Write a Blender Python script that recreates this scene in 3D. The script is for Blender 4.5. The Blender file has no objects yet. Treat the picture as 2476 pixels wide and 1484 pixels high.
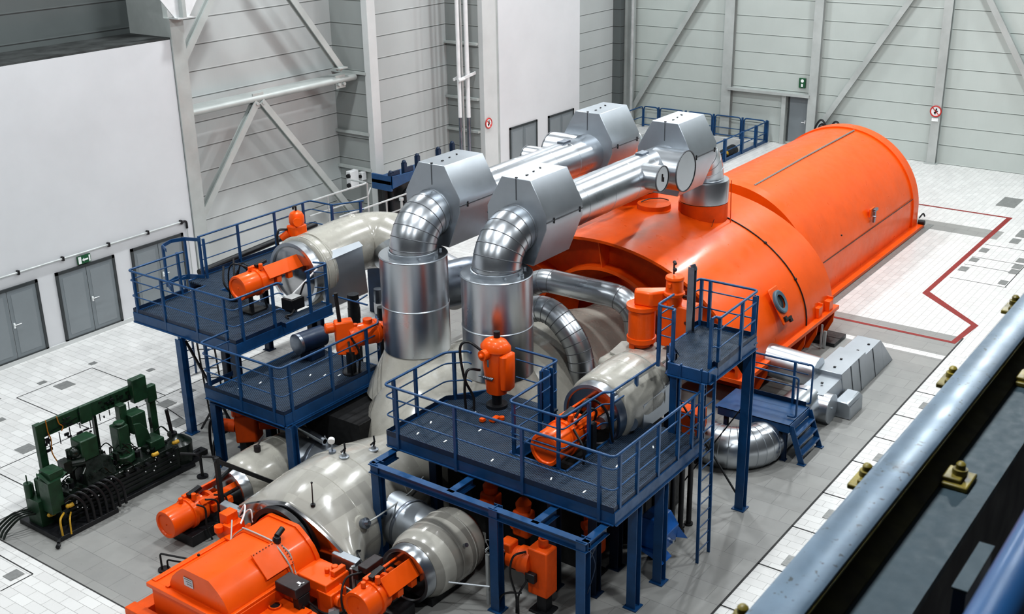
import bpy, math, random
from mathutils import Vector, Matrix
from math import pi, sin, cos, radians, sqrt, atan2, hypot
random.seed(7)
SC = bpy.context.scene
COL = SC.collection
V = Vector
# ------------------------------------------------------------------ helpers
class MB:
    """collects shapes in world metres; build() links them as one mesh object"""
    def __init__(s): s.v=[]; s.f=[]; s.m=[]; s.mi=0
    def add(s, vs, fs):
        b=len(s.v); s.v += [V(p) for p in vs]; s.f += [tuple(b+i for i in f) for f in fs]; s.m += [s.mi]*len(fs); return s
    def box(s, a, b):
        x0,x1=sorted((a[0],b[0])); y0,y1=sorted((a[1],b[1])); z0,z1=sorted((a[2],b[2]))
        return s.add([(x0,y0,z0),(x1,y0,z0),(x1,y1,z0),(x0,y1,z0),(x0,y0,z1),(x1,y0,z1),(x1,y1,z1),(x0,y1,z1)],
            [(0,3,2,1),(4,5,6,7),(0,1,5,4),(1,2,6,5),(2,3,7,6),(3,0,4,7)])
    def cbox(s, c, sz, rz=0.0, M=None):
        R = M if M is not None else Matrix.Rotation(rz,3,'Z')
        h=[d/2 for d in sz]; vs=[V(c)+R@V((sx*h[0],sy*h[1],sz_*h[2])) for sz_ in (-1,1) for sx,sy in ((-1,-1),(1,-1),(1,1),(-1,1))]
        return s.add(vs,[(0,3,2,1),(4,5,6,7),(0,1,5,4),(1,2,6,5),(2,3,7,6),(3,0,4,7)])
    def prism(s, pts, d):
        pts=[V(p) for p in pts]; d=V(d); n=len(pts)
        nr=V((0,0,0))
        for i in range(n): nr += pts[i].cross(pts[(i+1)%n])
        if nr.dot(d)>0: pts=pts[::-1]
        return s.add(pts+[p+d for p in pts],[tuple(range(n)),tuple(range(2*n-1,n-1,-1))]+[(i,i+n,(i+1)%n+n,(i+1)%n) for i in range(n)])
    def bar(s, p, q, w, h, up=(0,0,1)):
        p=V(p); q=V(q); d=(q-p).normalized(); up=V(up)
        if abs(d.dot(up))>.98: up=V((1,0,0))
        sd=d.cross(up).normalized(); u=sd.cross(d)
        r=[sd*a*w/2+u*b*h/2 for a,b in ((-1,-1),(1,-1),(1,1),(-1,1))]
        return s.add([p+k for k in r]+[q+k for k in r],[(0,1,2,3),(7,6,5,4)]+[(i,i+4,(i+1)%4+4,(i+1)%4) for i in range(4)])
    def ibeam(s, p, q, w, h, t=.015, up=(0,0,1)):
        p=V(p); q=V(q); d=(q-p).normalized(); up=V(up)
        if abs(d.dot(up))>.98: up=V((1,0,0))
        sd=d.cross(up).normalized(); u=sd.cross(d)
        for k in (-1,1): s.bar(p+u*k*(h-t)/2,q+u*k*(h-t)/2,w,t,u)
        return s.bar(p,q,t,h-2*t,u)
    def tube(s, pts, r, n=10, caps=True):
        pts=[V(p) for p in pts]; m=len(pts); rr=r if isinstance(r,(list,tuple)) else [r]*m
        T=[]
        for i in range(m):
            a=(pts[i]-pts[i-1]).normalized() if i else None; b=(pts[i+1]-pts[i]).normalized() if i<m-1 else None
            T.append(((a or b)+(b or a)).normalized())
        nrm=T[0].orthogonal().normalized(); vs=[]
        for i in range(m):
            nrm=(nrm-T[i]*nrm.dot(T[i])).normalized(); bn=T[i].cross(nrm)
            for j in range(n):
                a=2*pi*j/n; vs.append(pts[i]+(nrm*cos(a)+bn*sin(a))*rr[i])
        fs=[(i*n+j,i*n+(j+1)%n,(i+1)*n+(j+1)%n,(i+1)*n+j) for i in range(m-1) for j in range(n)]
        if caps: fs += [tuple(range(n-1,-1,-1)),tuple((m-1)*n+j for j in range(n))]
        return s.add(vs,fs)
    def lathe(s, o, ax, prof, n=40, cap=True):
        o=V(o); ax=V(ax).normalized(); e1=ax.orthogonal().normalized(); e2=ax.cross(e1); vs=[]; m=len(prof)
        for t,r in prof:
            for j in range(n):
                a=2*pi*j/n; vs.append(o+ax*t+(e1*cos(a)+e2*sin(a))*max(r,.0005))
        fs=[(i*n+j,i*n+(j+1)%n,(i+1)*n+(j+1)%n,(i+1)*n+j) for i in range(m-1) for j in range(n)]
        if cap: fs += [tuple(range(n-1,-1,-1)),tuple((m-1)*n+j for j in range(n))]
        return s.add(vs,fs)
    def cyl(s, p, q, r, n=24):
        p=V(p); q=V(q); return s.lathe(p,q-p,[(0,r),((q-p).length,r)],n)
    def ball(s, c, r, n=16):
        return s.lathe(V(c)-V((0,0,r)),(0,0,1),[(r-r*cos(pi*k/8),r*sin(pi*k/8)) for k in range(9)],n)
    def loft(s, rings, cap0=False, cap1=False, closed=False):
        n=len(rings[0]); vs=[p for r in rings for p in r]; k=n if closed else n-1
        fs=[(i*n+j,i*n+(j+1)%n,(i+1)*n+(j+1)%n,(i+1)*n+j) for i in range(len(rings)-1) for j in range(k)]
        if cap0: fs.append(tuple(range(n-1,-1,-1)))
        if cap1: fs.append(tuple((len(rings)-1)*n+j for j in range(n)))
        return s.add(vs,fs)
    def build(s, name, mat, parent=None, ang=35, bevel=0.0, kind=None, label=None):
        me=bpy.data.meshes.new(name); off=wloc(parent)
        me.from_pydata([p-off for p in s.v],[],s.f)
        for mt in (mat if isinstance(mat,(list,tuple)) else [mat]): me.materials.append(mt)
        if isinstance(mat,(list,tuple)): me.polygons.foreach_set('material_index',s.m)
        me.polygons.foreach_set('use_smooth',[ang>0]*len(me.polygons))
        if ang>0: me.set_sharp_from_angle(angle=radians(ang))
        me.validate(); me.update()
        o=bpy.data.objects.new(name,me); COL.objects.link(o); o.parent=parent
        if bevel:
            b=o.modifiers.new('edge','BEVEL'); b.width=bevel; b.segments=2; b.limit_method='ANGLE'; b.angle_limit=radians(40)
        if kind: o['kind']=kind
        if label: o['label']=label
        return o
def each(mb,name,mat_,parent,**kw):
    """one object per added shape"""
    seen={}; par=list(range(len(mb.v)))
    def find(i):
        while par[i]!=i: par[i]=par[par[i]]; i=par[i]
        return i
    for f in mb.f:
        for j in f[1:]: par[find(j)]=find(f[0])
    groups={}
    for f in mb.f: groups.setdefault(find(f[0]),[]).append(f)
    out=[]
    for fs in groups.values():
        q=MB(); ids=sorted({i for f in fs for i in f}); mp={i:k for k,i in enumerate(ids)}
        q.add([mb.v[i] for i in ids],[tuple(mp[i] for i in f) for f in fs]); out.append(q.build(name,mat_,parent,**kw))
    return out
def wloc(o):
    t=V((0,0,0))
    while o is not None: t=t+o.location; o=o.parent
    return t
def thing(name, label, cat, loc, group=None):
    o=bpy.data.objects.new(name,None); COL.objects.link(o); o.location=loc; o.empty_display_size=.2
    o['label']=label; o['category']=cat
    if group: o['group']=group
    return o
def tag(o, label, cat, group=None):
    o['label']=label; o['category']=cat
    if group: o['group']=group
    return o
def dup(root, delta, label=None):
    def cp(o,par):
        c=o.copy(); COL.objects.link(c); c.parent=par
        for ch in list(o.children): cp(ch,c)
        return c
    c=cp(root,None); c.location=root.location+V(delta)
    if label: c['label']=label
    return c
def fillet(pts, r, k=4):
    pts=[V(p) for p in pts]; out=[pts[0]]
    for a,b,c in zip(pts,pts[1:],pts[2:]):
        d1=(a-b); d2=(c-b); l=min(r,d1.length*.45,d2.length*.45); p=b+d1.normalized()*l; q=b+d2.normalized()*l
        for i in range(k+1):
            t=i/k; out.append(p*(1-t)**2+b*2*t*(1-t)+q*t*t)
    return out+[pts[-1]]
def spline(pts, k=6):
    P=[V(p) for p in pts]; P=[P[0]*2-P[1]]+P+[P[-1]*2-P[-2]]; out=[]
    for i in range(1,len(P)-2):
        a,b,c,d=P[i-1:i+3]
        for j in range(k):
            t=j/k; out.append(.5*((2*b)+(c-a)*t+(2*a-5*b+4*c-d)*t*t+(3*b-a-3*c+d)*t**3))
    return out+[P[-2]]
def arc(c, e1, e2, R, a0, a1, k=18):
    c=V(c); e1=V(e1); e2=V(e2); return [c+e1*R*cos(a0+(a1-a0)*i/k)+e2*R*sin(a0+(a1-a0)*i/k) for i in range(k+1)]
# ------------------------------------------------------------------ materials
class NT:
    def __init__(s, m): s.t=m.node_tree; s.b=s.t.nodes['Principled BSDF']
    def n(s, kind, ins=None, **pr):
        nd=s.t.nodes.new(kind)
        for k,v in pr.items(): setattr(nd,k,v)
        for k,v in (ins or {}).items(): s.set(nd.inputs[k],v)
        return nd
    def set(s, sock, v):
        if isinstance(v,bpy.types.NodeSocket): s.t.links.new(v,sock)
        else: sock.default_value=v
    def m(s, op, a, b=0.0, c=0.0):
        return s.n('ShaderNodeMath',{0:a,1:b,2:c},operation=op).outputs[0]
    def pos(s):
        g=s.n('ShaderNodeNewGeometry'); x=s.n('ShaderNodeSeparateXYZ',{0:g.outputs['Position']}); return g.outputs['Position'],x.outputs
    def mix(s, f, a, b):
        nd=s.n('ShaderNodeMix',data_type='RGBA'); s.set(nd.inputs[0],f); s.set(nd.inputs[6],a); s.set(nd.inputs[7],b); return nd.outputs[2]
    def noise(s, vec, scale, detail=3.0, rough=.55):
        nd=s.n('ShaderNodeTexNoise',{'Scale':scale,'Detail':detail,'Roughness':rough}); s.set(nd.inputs['Vector'],vec); return nd.outputs[0]
    def ramp(s, f, lo, hi, a=0.0, b=1.0):
        return s.n('ShaderNodeMapRange',{0:f,1:lo,2:hi,3:a,4:b}).outputs[0]
def c4(c): return (c[0],c[1],c[2],1.0)
def srgb(r,g,b):
    f=lambda u:(u/255/12.92) if u/255<=.04045 else ((u/255+.055)/1.055)**2.4
    return (f(r),f(g),f(b))
def mat(name, col, rough=.5, metal=0.0, coat=0.0, var=.12, nscale=3.0, rvar=.08, bump=0.0, bscale=40.0, dark=None, emit=None, spec=None):
    m=bpy.data.materials.new(name); m.use_nodes=True; t=NT(m); b=t.b
    p,_=t.pos()
    n1=t.noise(p,nscale,4.0,.6)
    d=dark or tuple(c*(1-var*2.2) for c in col); l=tuple(min(1,c*(1+var*.6)) for c in col)
    t.set(b.inputs['Base Color'],t.mix(t.ramp(n1,.3,.7),c4(d),c4(l)))
    t.set(b.inputs['Roughness'],t.ramp(t.noise(p,nscale*2.3),.3,.7,max(.02,rough-rvar),rough+rvar))
    if spec is not None: b.inputs['Specular IOR Level'].default_value=spec
    b.inputs['Metallic'].default_value=metal; b.inputs['Coat Weight'].default_value=coat; b.inputs['Coat Roughness'].default_value=.12
    if bump:
        bp=t.n('ShaderNodeBump',{'Strength':bump,'Distance':.02,'Height':t.noise(p,bscale)}); t.set(b.inputs['Normal'],bp.outputs[0])
    if emit: b.inputs['Emission Color'].default_value=c4(emit); b.inputs['Emission Strength'].default_value=1.0
    return m
M={}
M['orange']=mat('orange_paint',(.82,.108,.005),.35,coat=.12,var=.05,nscale=1.2,spec=.3)
M['orange_dull']=mat('orange_paint_dull',(.72,.095,.005),.5,spec=.3,var=.08,nscale=2.5)
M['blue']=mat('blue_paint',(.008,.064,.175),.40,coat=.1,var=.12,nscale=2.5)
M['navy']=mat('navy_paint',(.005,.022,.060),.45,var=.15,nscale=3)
M['bright_blue']=mat('bright_blue_paint',(.010,.105,.36),.35,coat=.2,var=.1)
M['steel']=mat('aluminium_cladding',(.57,.60,.635),.29,metal=1.0,var=.03,nscale=.7,rvar=.02)
M['steel_soft']=mat('galvanised_sheet',(.47,.505,.545),.38,metal=.92,var=.05,nscale=.8,rvar=.02)
M['steel_dark']=mat('dark_steel_sheet',(.26,.29,.34),.34,metal=.9,var=.12,nscale=2)
M['polish']=mat('polished_sheet',(.42,.42,.43),.17,metal=1.0,var=.06,nscale=.7,rvar=.01)
M['seam']=mat('cladding_seam',(.15,.16,.175),.5,metal=.5)
M['beige']=mat('insulation_jacket',(.42,.405,.362),.24,coat=.45,var=.07,nscale=2.2,bump=.25,bscale=2.2)
M['beige_flat']=mat('insulation_grey_beige',(.44,.43,.395),.5,var=.10,nscale=3,bump=.1,bscale=6)
M['black']=mat('black_rubber',(.010,.010,.012),.45,var=.2)
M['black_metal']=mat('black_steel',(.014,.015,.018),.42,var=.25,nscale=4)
M['brown']=mat('dark_brown_box',(.030,.022,.024),.45,var=.2)
M['green']=mat('dark_green_paint',(.011,.050,.022),.42,coat=.1,var=.22,nscale=4)
M['green_black']=mat('oily_green_black',(.008,.016,.011),.32,var=.35,nscale=5)
M['yellow']=mat('yellow_paint',(.55,.33,.03),.5,var=.2)
M['amber']=mat('amber_cable',(.45,.17,.02),.5)
M['white_paint']=mat('white_paint',(.74,.75,.76),.5,var=.04)
M['grey_pipe']=mat('grey_painted_steel',(.48,.50,.50),.4,metal=.2,var=.08)
M['galv_wall']=mat('grey_painted_brace',(.46,.49,.48),.42,metal=.15,var=.07,nscale=1.0)
M['door']=mat('grey_door_paint',(.19,.215,.23),.38,var=.05,nscale=.8)
M['door2']=mat('grey_door_leaf_panel',(.225,.25,.265),.36,var=.04,nscale=.8)
M['door_frame']=mat('charcoal_frame',(.045,.052,.055),.45)
M['plaster']=mat('white_plaster',(.615,.625,.645),.7,var=.025,nscale=.5,bump=.04,bscale=12)
M['pier']=mat('light_pier_paint',(.56,.575,.575),.6,var=.04,nscale=.8)
M['roof']=mat('dark_roof_felt',(.055,.06,.06),.75,var=.3,nscale=1.5)
M['red']=mat('red_floor_paint',(.25,.014,.011),.5,var=.12,nscale=3)
M['sign_red']=mat('sign_red',(.55,.025,.02),.4)
M['sign_green']=mat('sign_green',(.012,.10,.04),.35)
M['sign_white']=mat('sign_white',(.85,.87,.87),.4)
M['glass']=mat('dark_glass',(.03,.05,.06),.08)
M['ring_blue']=mat('grey_blue_ring',(.085,.15,.20),.4,var=.1)
M['plate']=mat('floor_steel_plate',(.26,.265,.26),.45,metal=.3,var=.1,nscale=8)
M['joint']=mat('floor_joint',(.035,.035,.035),.7)
M['olive']=mat('olive_primer',(.060,.056,.014),.55,var=.35,nscale=9)
M['olive_yellow']=mat('olive_yellow_clip',(.17,.135,.016),.5,var=.3,nscale=14)
M['dark_fill']=mat('dark_fill_black',(.012,.012,.013),.8,var=.3)
M['beam_dark']=mat('runway_beam_shaded',(.005,.006,.008),.6)  # near-black colour carries the shadow below the flange
M['ledge']=mat('runway_flange_shaded',(.030,.048,.060),.6,var=.05,nscale=14,spec=.25)  # darkened base stands in for shade from the crane and roof overhead
def m_rail():
    m=mat('worn_rail_head',(.10,.145,.195),.42,metal=.35,var=.12,nscale=6); t=NT(m)  # wear specks over a base darkened for shade from overhead
    p,_=t.pos(); base=t.b.inputs['Base Color'].links[0].from_socket
    sp=t.ramp(t.noise(p,55,2,.5),.66,.72); pt=t.ramp(t.noise(p,7,4,.7),.62,.74)
    k=t.m('MAXIMUM',sp,t.m('MULTIPLY',pt,.6))
    t.set(t.b.inputs['Base Color'],t.mix(k,base,(.035,.045,.05,1))); return m
M['rail']=m_rail()
def m_panels(name, col, jc, tint=None):
    m=mat(name,col,.42,var=.035,nscale=.35,coat=.05); t=NT(m); p,x=t.pos()
    base=t.b.inputs['Base Color'].links[0].from_socket
    fr=t.m('FRACT',t.m('DIVIDE',t.m('SUBTRACT',x[2],.86-.893*4+.018),.893))
    ln=t.m('LESS_THAN',fr,.036/.893)
    hi=t.m('MULTIPLY',t.m('LESS_THAN',fr,.075/.893),t.m('SUBTRACT',1.0,ln))
    rib=t.m('LESS_THAN',t.m('FRACT',t.m('DIVIDE',t.m('ADD',x[0],x[1]),.30)),.03)
    c1=t.mix(t.m('MULTIPLY',rib,.10),base,c4(tuple(v*.75 for v in col)))
    c2=t.mix(t.m('MULTIPLY',hi,.5),c1,c4(tuple(min(1,v*1.25) for v in col)))
    t.set(t.b.inputs['Base Color'],t.mix(t.m('MULTIPLY',ln,.85),c2,c4(jc)))
    bp=t.n('ShaderNodeBump',{'Strength':.6,'Distance':.02,'Height':t.m('SUBTRACT',1.0,ln)}); t.set(t.b.inputs['Normal'],bp.outputs[0])
    return m
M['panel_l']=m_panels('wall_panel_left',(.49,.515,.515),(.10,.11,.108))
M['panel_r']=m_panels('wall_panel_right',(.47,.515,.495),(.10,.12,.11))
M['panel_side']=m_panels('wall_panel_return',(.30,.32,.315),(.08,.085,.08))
M['panel_shade']=m_panels('wall_panel_shaded',(.12,.135,.135),(.03,.03,.03))  # dark copy of the panel; shade on the upper wall put into its colour
def m_tile():
    m=mat('white_floor_tile',(.76,.75,.73),.30,var=.03,nscale=.6); t=NT(m); p,x=t.pos()
    def br(vec,w,h,off):
        nd=t.n('ShaderNodeTexBrick',{'Scale':1.0,'Mortar Size':.006,'Mortar Smooth':.2,'Bias':.1,'Brick Width':w,'Row Height':h,
            'Color1':(.70,.70,.69,1),'Color2':(.62,.618,.61,1),'Mortar':(.33,.325,.32,1)},offset=off); t.set(nd.inputs['Vector'],vec); return nd.outputs['Color']
    sw=t.n('ShaderNodeCombineXYZ',{0:x[1],1:x[0],2:0.0}).outputs[0]
    a=br(sw,.50,.25,.5); b=br(p,.50,.22,.5)
    k=t.m('GREATER_THAN',x[0],33.2)
    big=t.ramp(t.noise(p,.35,4),.42,.72,0,.16)
    t.set(t.b.inputs['Base Color'],t.mix(big,t.mix(k,a,b),(.55,.53,.50,1))); return m
M['tile']=m_tile()
def m_grey():
    m=mat('grey_floor_tile',(.25,.25,.24),.42,var=.1,nscale=1.0); t=NT(m); p,x=t.pos()
    sw=t.n('ShaderNodeCombineXYZ',{0:x[1],1:x[0],2:0.0}).outputs[0]
    nd=t.n('ShaderNodeTexBrick',{'Scale':1.0,'Mortar Size':.006,'Mortar Smooth':.3,'Brick Width':.9,'Row Height':.6,
        'Color1':(.285,.285,.275,1),'Color2':(.25,.25,.243,1),'Mortar':(.16,.16,.157,1)},offset=.5); t.set(nd.inputs['Vector'],sw)
    st=t.ramp(t.noise(p,1.1,6,.65),.45,.75,0,.45); sp=t.ramp(t.noise(p,14,2,.4),.74,.79,0,.7)
    c=t.mix(st,nd.outputs['Color'],(.33,.325,.31,1)); t.set(t.b.inputs['Base Color'],t.mix(sp,c,(.06,.06,.06,1))); return m
M['grey_tile']=m_grey()
def m_grate():
    m=mat('navy_grating',(.012,.022,.045),.6,var=.2,spec=.25); t=NT(m); p,x=t.pos()
    u=t.m('FRACT',t.m('DIVIDE',t.m('ADD',x[0],t.m('MULTIPLY',x[1],.55)),.05)); v=t.m('FRACT',t.m('DIVIDE',t.m('SUBTRACT',x[0],t.m('MULTIPLY',x[1],.55)),.05))
    k=t.m('MAXIMUM',t.m('LESS_THAN',u,.26),t.m('LESS_THAN',v,.26))
    t.set(t.b.inputs['Base Color'],t.mix(k,(.004,.006,.010,1),(.042,.072,.118,1))); return m
M['grate']=m_grate()
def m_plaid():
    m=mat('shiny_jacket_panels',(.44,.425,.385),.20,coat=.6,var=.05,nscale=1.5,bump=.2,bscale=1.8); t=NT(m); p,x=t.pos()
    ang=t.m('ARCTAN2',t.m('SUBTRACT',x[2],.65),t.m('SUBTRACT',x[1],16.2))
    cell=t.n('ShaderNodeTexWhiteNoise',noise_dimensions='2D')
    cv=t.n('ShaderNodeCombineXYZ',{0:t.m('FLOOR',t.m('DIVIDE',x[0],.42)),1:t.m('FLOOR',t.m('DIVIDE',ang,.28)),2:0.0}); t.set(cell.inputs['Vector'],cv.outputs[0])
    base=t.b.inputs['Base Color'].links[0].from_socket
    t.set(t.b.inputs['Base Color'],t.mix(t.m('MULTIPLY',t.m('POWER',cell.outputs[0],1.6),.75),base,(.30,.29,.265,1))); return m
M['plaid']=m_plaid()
def m_reflection_band():  # darker stripes paint reflected bands onto the jacket
    m=mat('jacket_reflection_bands',(.45,.435,.395),.22,coat=.5,var=.05,nscale=1.5); t=NT(m); p,x=t.pos()
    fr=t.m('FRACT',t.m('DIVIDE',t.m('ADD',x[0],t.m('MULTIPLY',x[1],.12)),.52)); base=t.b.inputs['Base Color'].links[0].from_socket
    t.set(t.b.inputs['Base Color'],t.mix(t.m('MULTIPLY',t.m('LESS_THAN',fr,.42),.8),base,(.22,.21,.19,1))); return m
M['reflection_band']=m_reflection_band()
exec_parts=[]
# ------------------------------------------------------------------ camera
def make_camera():
    yaw,pit,rol,F=.633204,-.370978,-.0175157,2806.97
    f=V((cos(yaw)*cos(pit),sin(yaw)*cos(pit),sin(pit))); r=V((sin(yaw),-cos(yaw),0)); u=r.cross(f)
    r2=r*cos(rol)+u*sin(rol); u2=u*cos(rol)-r*sin(rol)
    cd=bpy.data.cameras.new('camera'); cd.sensor_fit='HORIZONTAL'; cd.sensor_width=36; cd.lens=F*36/2476
    cd.clip_start=.05; cd.clip_end=200
    cd.dof.use_dof=True; cd.dof.focus_distance=24; cd.dof.aperture_fstop=9
    o=bpy.data.objects.new('camera',cd); COL.objects.link(o)
    m=Matrix((r2,u2,-f)).transposed().to_4x4(); m.translation=V((0,0,14)); o.matrix_world=m; SC.camera=o
make_camera()
S='structure'
# ------------------------------------------------------------------ floor
def make_floor():
    xs=[-6,11.16,32.55,32.85,34.55,45.0,46.15,46.6,55.0,55.5]; ys=[-4,7.15,8.22,10.0,12.55,13.4,23.2,24.15,30.4,33]
    mb=MB()
    for i in range(len(xs)-1):
        for j in range(len(ys)-1):
            x0,x1,y0,y1=xs[i],xs[i+1],ys[j],ys[j+1]; cx=(x0+x1)/2; cy=(y0+y1)/2
            if 46.6<cx<55 and 24.15<cy<30.4: continue
            g=(11.16<cx<32.55 and 8.22<cy<23.2) or (32.85<cx<34.55 and 8.22<cy<23.2) or (45<cx<46.15 and 10<cy<23.2)
            mb.mi=1 if g else 0
            mb.add([(x0,y0,0),(x1,y0,0),(x1,y1,0),(x0,y1,0)],[(0,1,2,3)])
    mb.build('floor',[M['tile'],M['grey_tile']],kind=S,ang=0)
    j=MB()
    def ln(a,b,w=.035,z=.003):
        a=V((a[0],a[1],z)); b=V((b[0],b[1],z)); d=(b-a).normalized(); s=V((-d.y,d.x,0))*w/2
        j.add([a-s,b-s,b+s,a+s],[(0,1,2,3)])
    ln((11.16,8.2),(11.16,23.2)); ln((11.16,8.22),(34.5,8.22),.05); ln((11.16,23.2),(20,23.2),.03)
    for x in (14.6,16.3,18.04,19.81,21.58,23.35,25.21,26.75,28.28,30.0): ln((x,7.1),(x,8.22),.04)
    for a,b in (((15.6,28.8),(18.07,28.8)),((18.07,28.8),(18.07,25.42)),((15.6,28.8),(15.6,25.49)),((11.0,25.45),(22,25.4)),((13.05,28.3),(13.05,25.49)),
        ((17.71,25.4),(17.36,23.7)),((12.85,25.45),(12.85,23.2)),((10.05,20.62),(10.8,20.62)),((10.8,20.62),(10.8,22)),((39.8,8.3),(39.8,10.2)),((41.5,8.3),(41.5,10.2)),((42.5,8.3),(42.5,10.2)),((44.2,8.3),(44.2,10.2)),((39.8,8.35),(46,8.35))): ln(a,b,.03)
    j.build('trim_1',M['joint'],kind=S,ang=0)
    r=MB()
    def q(*p): r.add([(x,y,.004) for x,y in p],[tuple(range(len(p)))])
    q((33.93,12.5),(33.93,8.30),(34.08,8.45),(34.08,12.5)); q((33.93,8.30),(35.80,8.12),(35.72,8.33),(34.08,8.45))
    q((35.80,8.12),(37.98,10.33),(37.72,10.50),(35.72,8.33)); q((37.98,10.33),(48.25,10.22),(48.10,10.42),(37.72,10.50)); q((48.25,10.22),(48.25,14.4),(48.10,14.4),(48.10,10.42))
    r.build('floor_marking',M['red'],kind=S,ang=0)
make_floor()
def plate(x,y,sx,sy,label,rz=0.0):
    mb=MB(); mb.cbox((x,y,.006),(sx,sy,.012),rz); o=mb.build('floor_plate',M['plate'],ang=0)
    tag(o,label,'floor plate','steel plates set in the tiled floor')
for a in ((16.86,28.40,.46,.42,'grey steel floor plate inside the dark-outlined square behind the green unit'),
    (18.28,29.05,.22,.17,'tiny grey floor plate just beyond the corner of the dark-outlined square, nearest the wall'),
    (16.60,29.1,.24,.17,'tiny grey floor plate on the far dark line of the outlined square'),
    (18.95,27.2,.22,.17,'tiny grey floor plate beyond the right line of the outlined square'),
    (15.2,29.2,.24,.2,'tiny grey floor plate at the left corner of the outlined square'),
    (13.98,25.82,.42,.40,'grey floor plate left of the green unit, beside a joint line'),
    (14.55,27.9,.22,.2,'tiny grey plate by the left dark line near the picture edge'),
    (15.55,26.3,.22,.17,'tiny grey plate in front of the green beam, left of the outlined square'),
    (17.74,24.95,.40,.40,'grey square floor plate nearest behind the green unit, by the blue post'),
    (17.15,23.75,.44,.40,'grey square floor plate at the foot of the tall blue post'),
    (18.6,25.1,.36,.30,'grey floor plate close behind the blue post, beside a joint'),
    (10.54,20.92,.32,.30,'grey floor plate on the white tiles at the lower left corner'),
    (50.47,10.9,1.5,.75,'large grey floor plate near the far wall, right of the red line'),
    (46.29,9.30,1.0,.45,'grey floor plate with a dark corner frame beyond the red line'),
    (45.19,9.36,.62,.32,'grey floor plate second from the far corner frame'),
    (43.45,10.03,.5,.28,'small grey plate beside the red line, farthest of three'),
    (42.15,10.03,.45,.28,'small grey plate beside the red line, middle of three'),
    (40.94,10.06,.5,.28,'small grey plate beside the red line, nearest of three'),
    (42.98,8.59,.5,.3,'small grey plate by the dark joint at the right edge, farthest'),
    (42.2,8.54,.5,.3,'small grey plate by the dark joint at the right edge, second'),
    (41.59,8.5,.5,.3,'small grey plate by the dark joint at the right edge, third'),
    (40.25,8.53,.45,.26,'small grey plate by the dark joint at the right edge, nearest')): plate(*a)
ORD='first second third fourth fifth sixth seventh eighth ninth tenth eleventh twelfth'.split()
strip=[(13.4,0),(15.2,1),(15.75,0),(17.25,1),(18.5,0),(20.25,1),(21.0,0),(22.5,1),(23.9,0),(25.7,1),(27.3,0),(29.2,1)]
for i,(x,k) in enumerate(strip):
    mb=MB(); mb.cbox((x,7.66 if k else 7.52,.006),(.42,.30,.012)); o=mb.build('floor_plate',M['plate'],ang=0)
    tag(o,'grey inset plate in the white tile strip by the crane rail, %s from bottom'%ORD[i],'floor plate','plates in the white tile strip')
# pit with railing near the far wall
def pit():
    mb=MB(); x0,x1,y0,y1,d=46.6,55.0,24.15,30.4,-2.6
    mb.add([(x0,y0,d),(x1,y0,d),(x1,y1,d),(x0,y1,d),(x0,y0,0),(x1,y0,0),(x1,y1,0),(x0,y1,0)],[(0,1,2,3),(0,4,5,1),(1,5,6,2),(2,6,7,3),(3,7,4,0)])
    mb.build('floor_pit',M['pier'],kind=S,ang=0)
pit()
# ------------------------------------------------------------------ walls
def make_walls():
    mb=MB(); mb.box((-6,30.96,0),(24.0,32.9,8.70)); mb.build('wall_left',M['plaster'],kind=S,ang=0)
    mb=MB(); mb.box((-6,30.98,8.70),(24.02,33,8.76)); mb.build('trim_2',M['roof'],kind=S,ang=0)
    mb=MB(); mb.box((-6,33,0),(24.6,33.2,20)); mb.build('wall_upper',M['panel_shade'],kind=S,ang=0)
    mb=MB(); mb.box((24.6,33,0),(55.5,33.2,20)); mb.build('wall_back',M['panel_l'],kind=S,ang=0)
    mb=MB(); mb.box((55.5,-4,0),(55.7,33.2,20)); mb.build('wall_right',M['panel_r'],kind=S,ang=0)
    mb=MB(); mb.box((24.02,30.9,0),(24.55,31.2,9.35)); mb.box((24.02,31.2,0),(24.2,33,20)); mb.build('wall_pier_1',M['galv_wall'],kind=S,ang=0)
    mb=MB(); mb.box((33.20,30.96,0),(33.66,31.25,20)); mb.build('wall_pier_2',M['pier'],kind=S,ang=0)
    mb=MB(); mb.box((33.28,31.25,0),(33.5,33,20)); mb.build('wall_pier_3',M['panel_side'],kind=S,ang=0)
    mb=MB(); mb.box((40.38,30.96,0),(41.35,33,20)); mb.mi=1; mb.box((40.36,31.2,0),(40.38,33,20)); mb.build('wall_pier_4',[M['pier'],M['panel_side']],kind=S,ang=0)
    mb=MB(); mb.box((41.35,30.99,0),(41.52,33,20)); mb.build('trim_3',M['galv_wall'],kind=S,ang=0)
    mb=MB(); mb.box((41.52,30.96,0),(48.1,33,20)); mb.build('wall_block',M['plaster'],kind=S,ang=0)
    mb=MB(); mb.box((-6,30.9,0),(24.0,30.96,.13)); mb.build('baseboard_left',M['pier'],kind=S,ang=0)
    # horizontal girts on the pier returns
    g=MB()
    for z in (6.15,3.75,2.3): g.box((33.14,31.2,z),(33.28,33,z+.1)); g.box((40.2,31.2,z+.2),(40.36,33,z+.3))
    g.build('trim_4',M['galv_wall'],kind=S,ang=0)
    # corner column at the far corner
    c=MB(); c.ibeam((55.1,32.3,0),(55.1,32.3,20),.5,.5,.03,(0,1,0)); c.build('wall_column_4',M['galv_wall'],kind=S,ang=0)
    c=MB(); c.box((54.55,32.5,0),(54.95,32.98,20)); c.build('wall_column_5',M['panel_shade'],kind=S,ang=0)  # dark box added for the shade in the corner column web
make_walls()
for k,(y,w,n) in enumerate(((26.5,.52,1),(21.8,.44,2),(15.7,.40,3))):
    mb=MB(); mb.ibeam((55.35,y,0),(55.35,y,20),w,.30,.03,(1,0,0)); mb.box((55.1,y-.3,0),(55.5,y+.3,.03)); mb.build('wall_column_%d'%n,M['galv_wall'],kind=S,ang=0)
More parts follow.
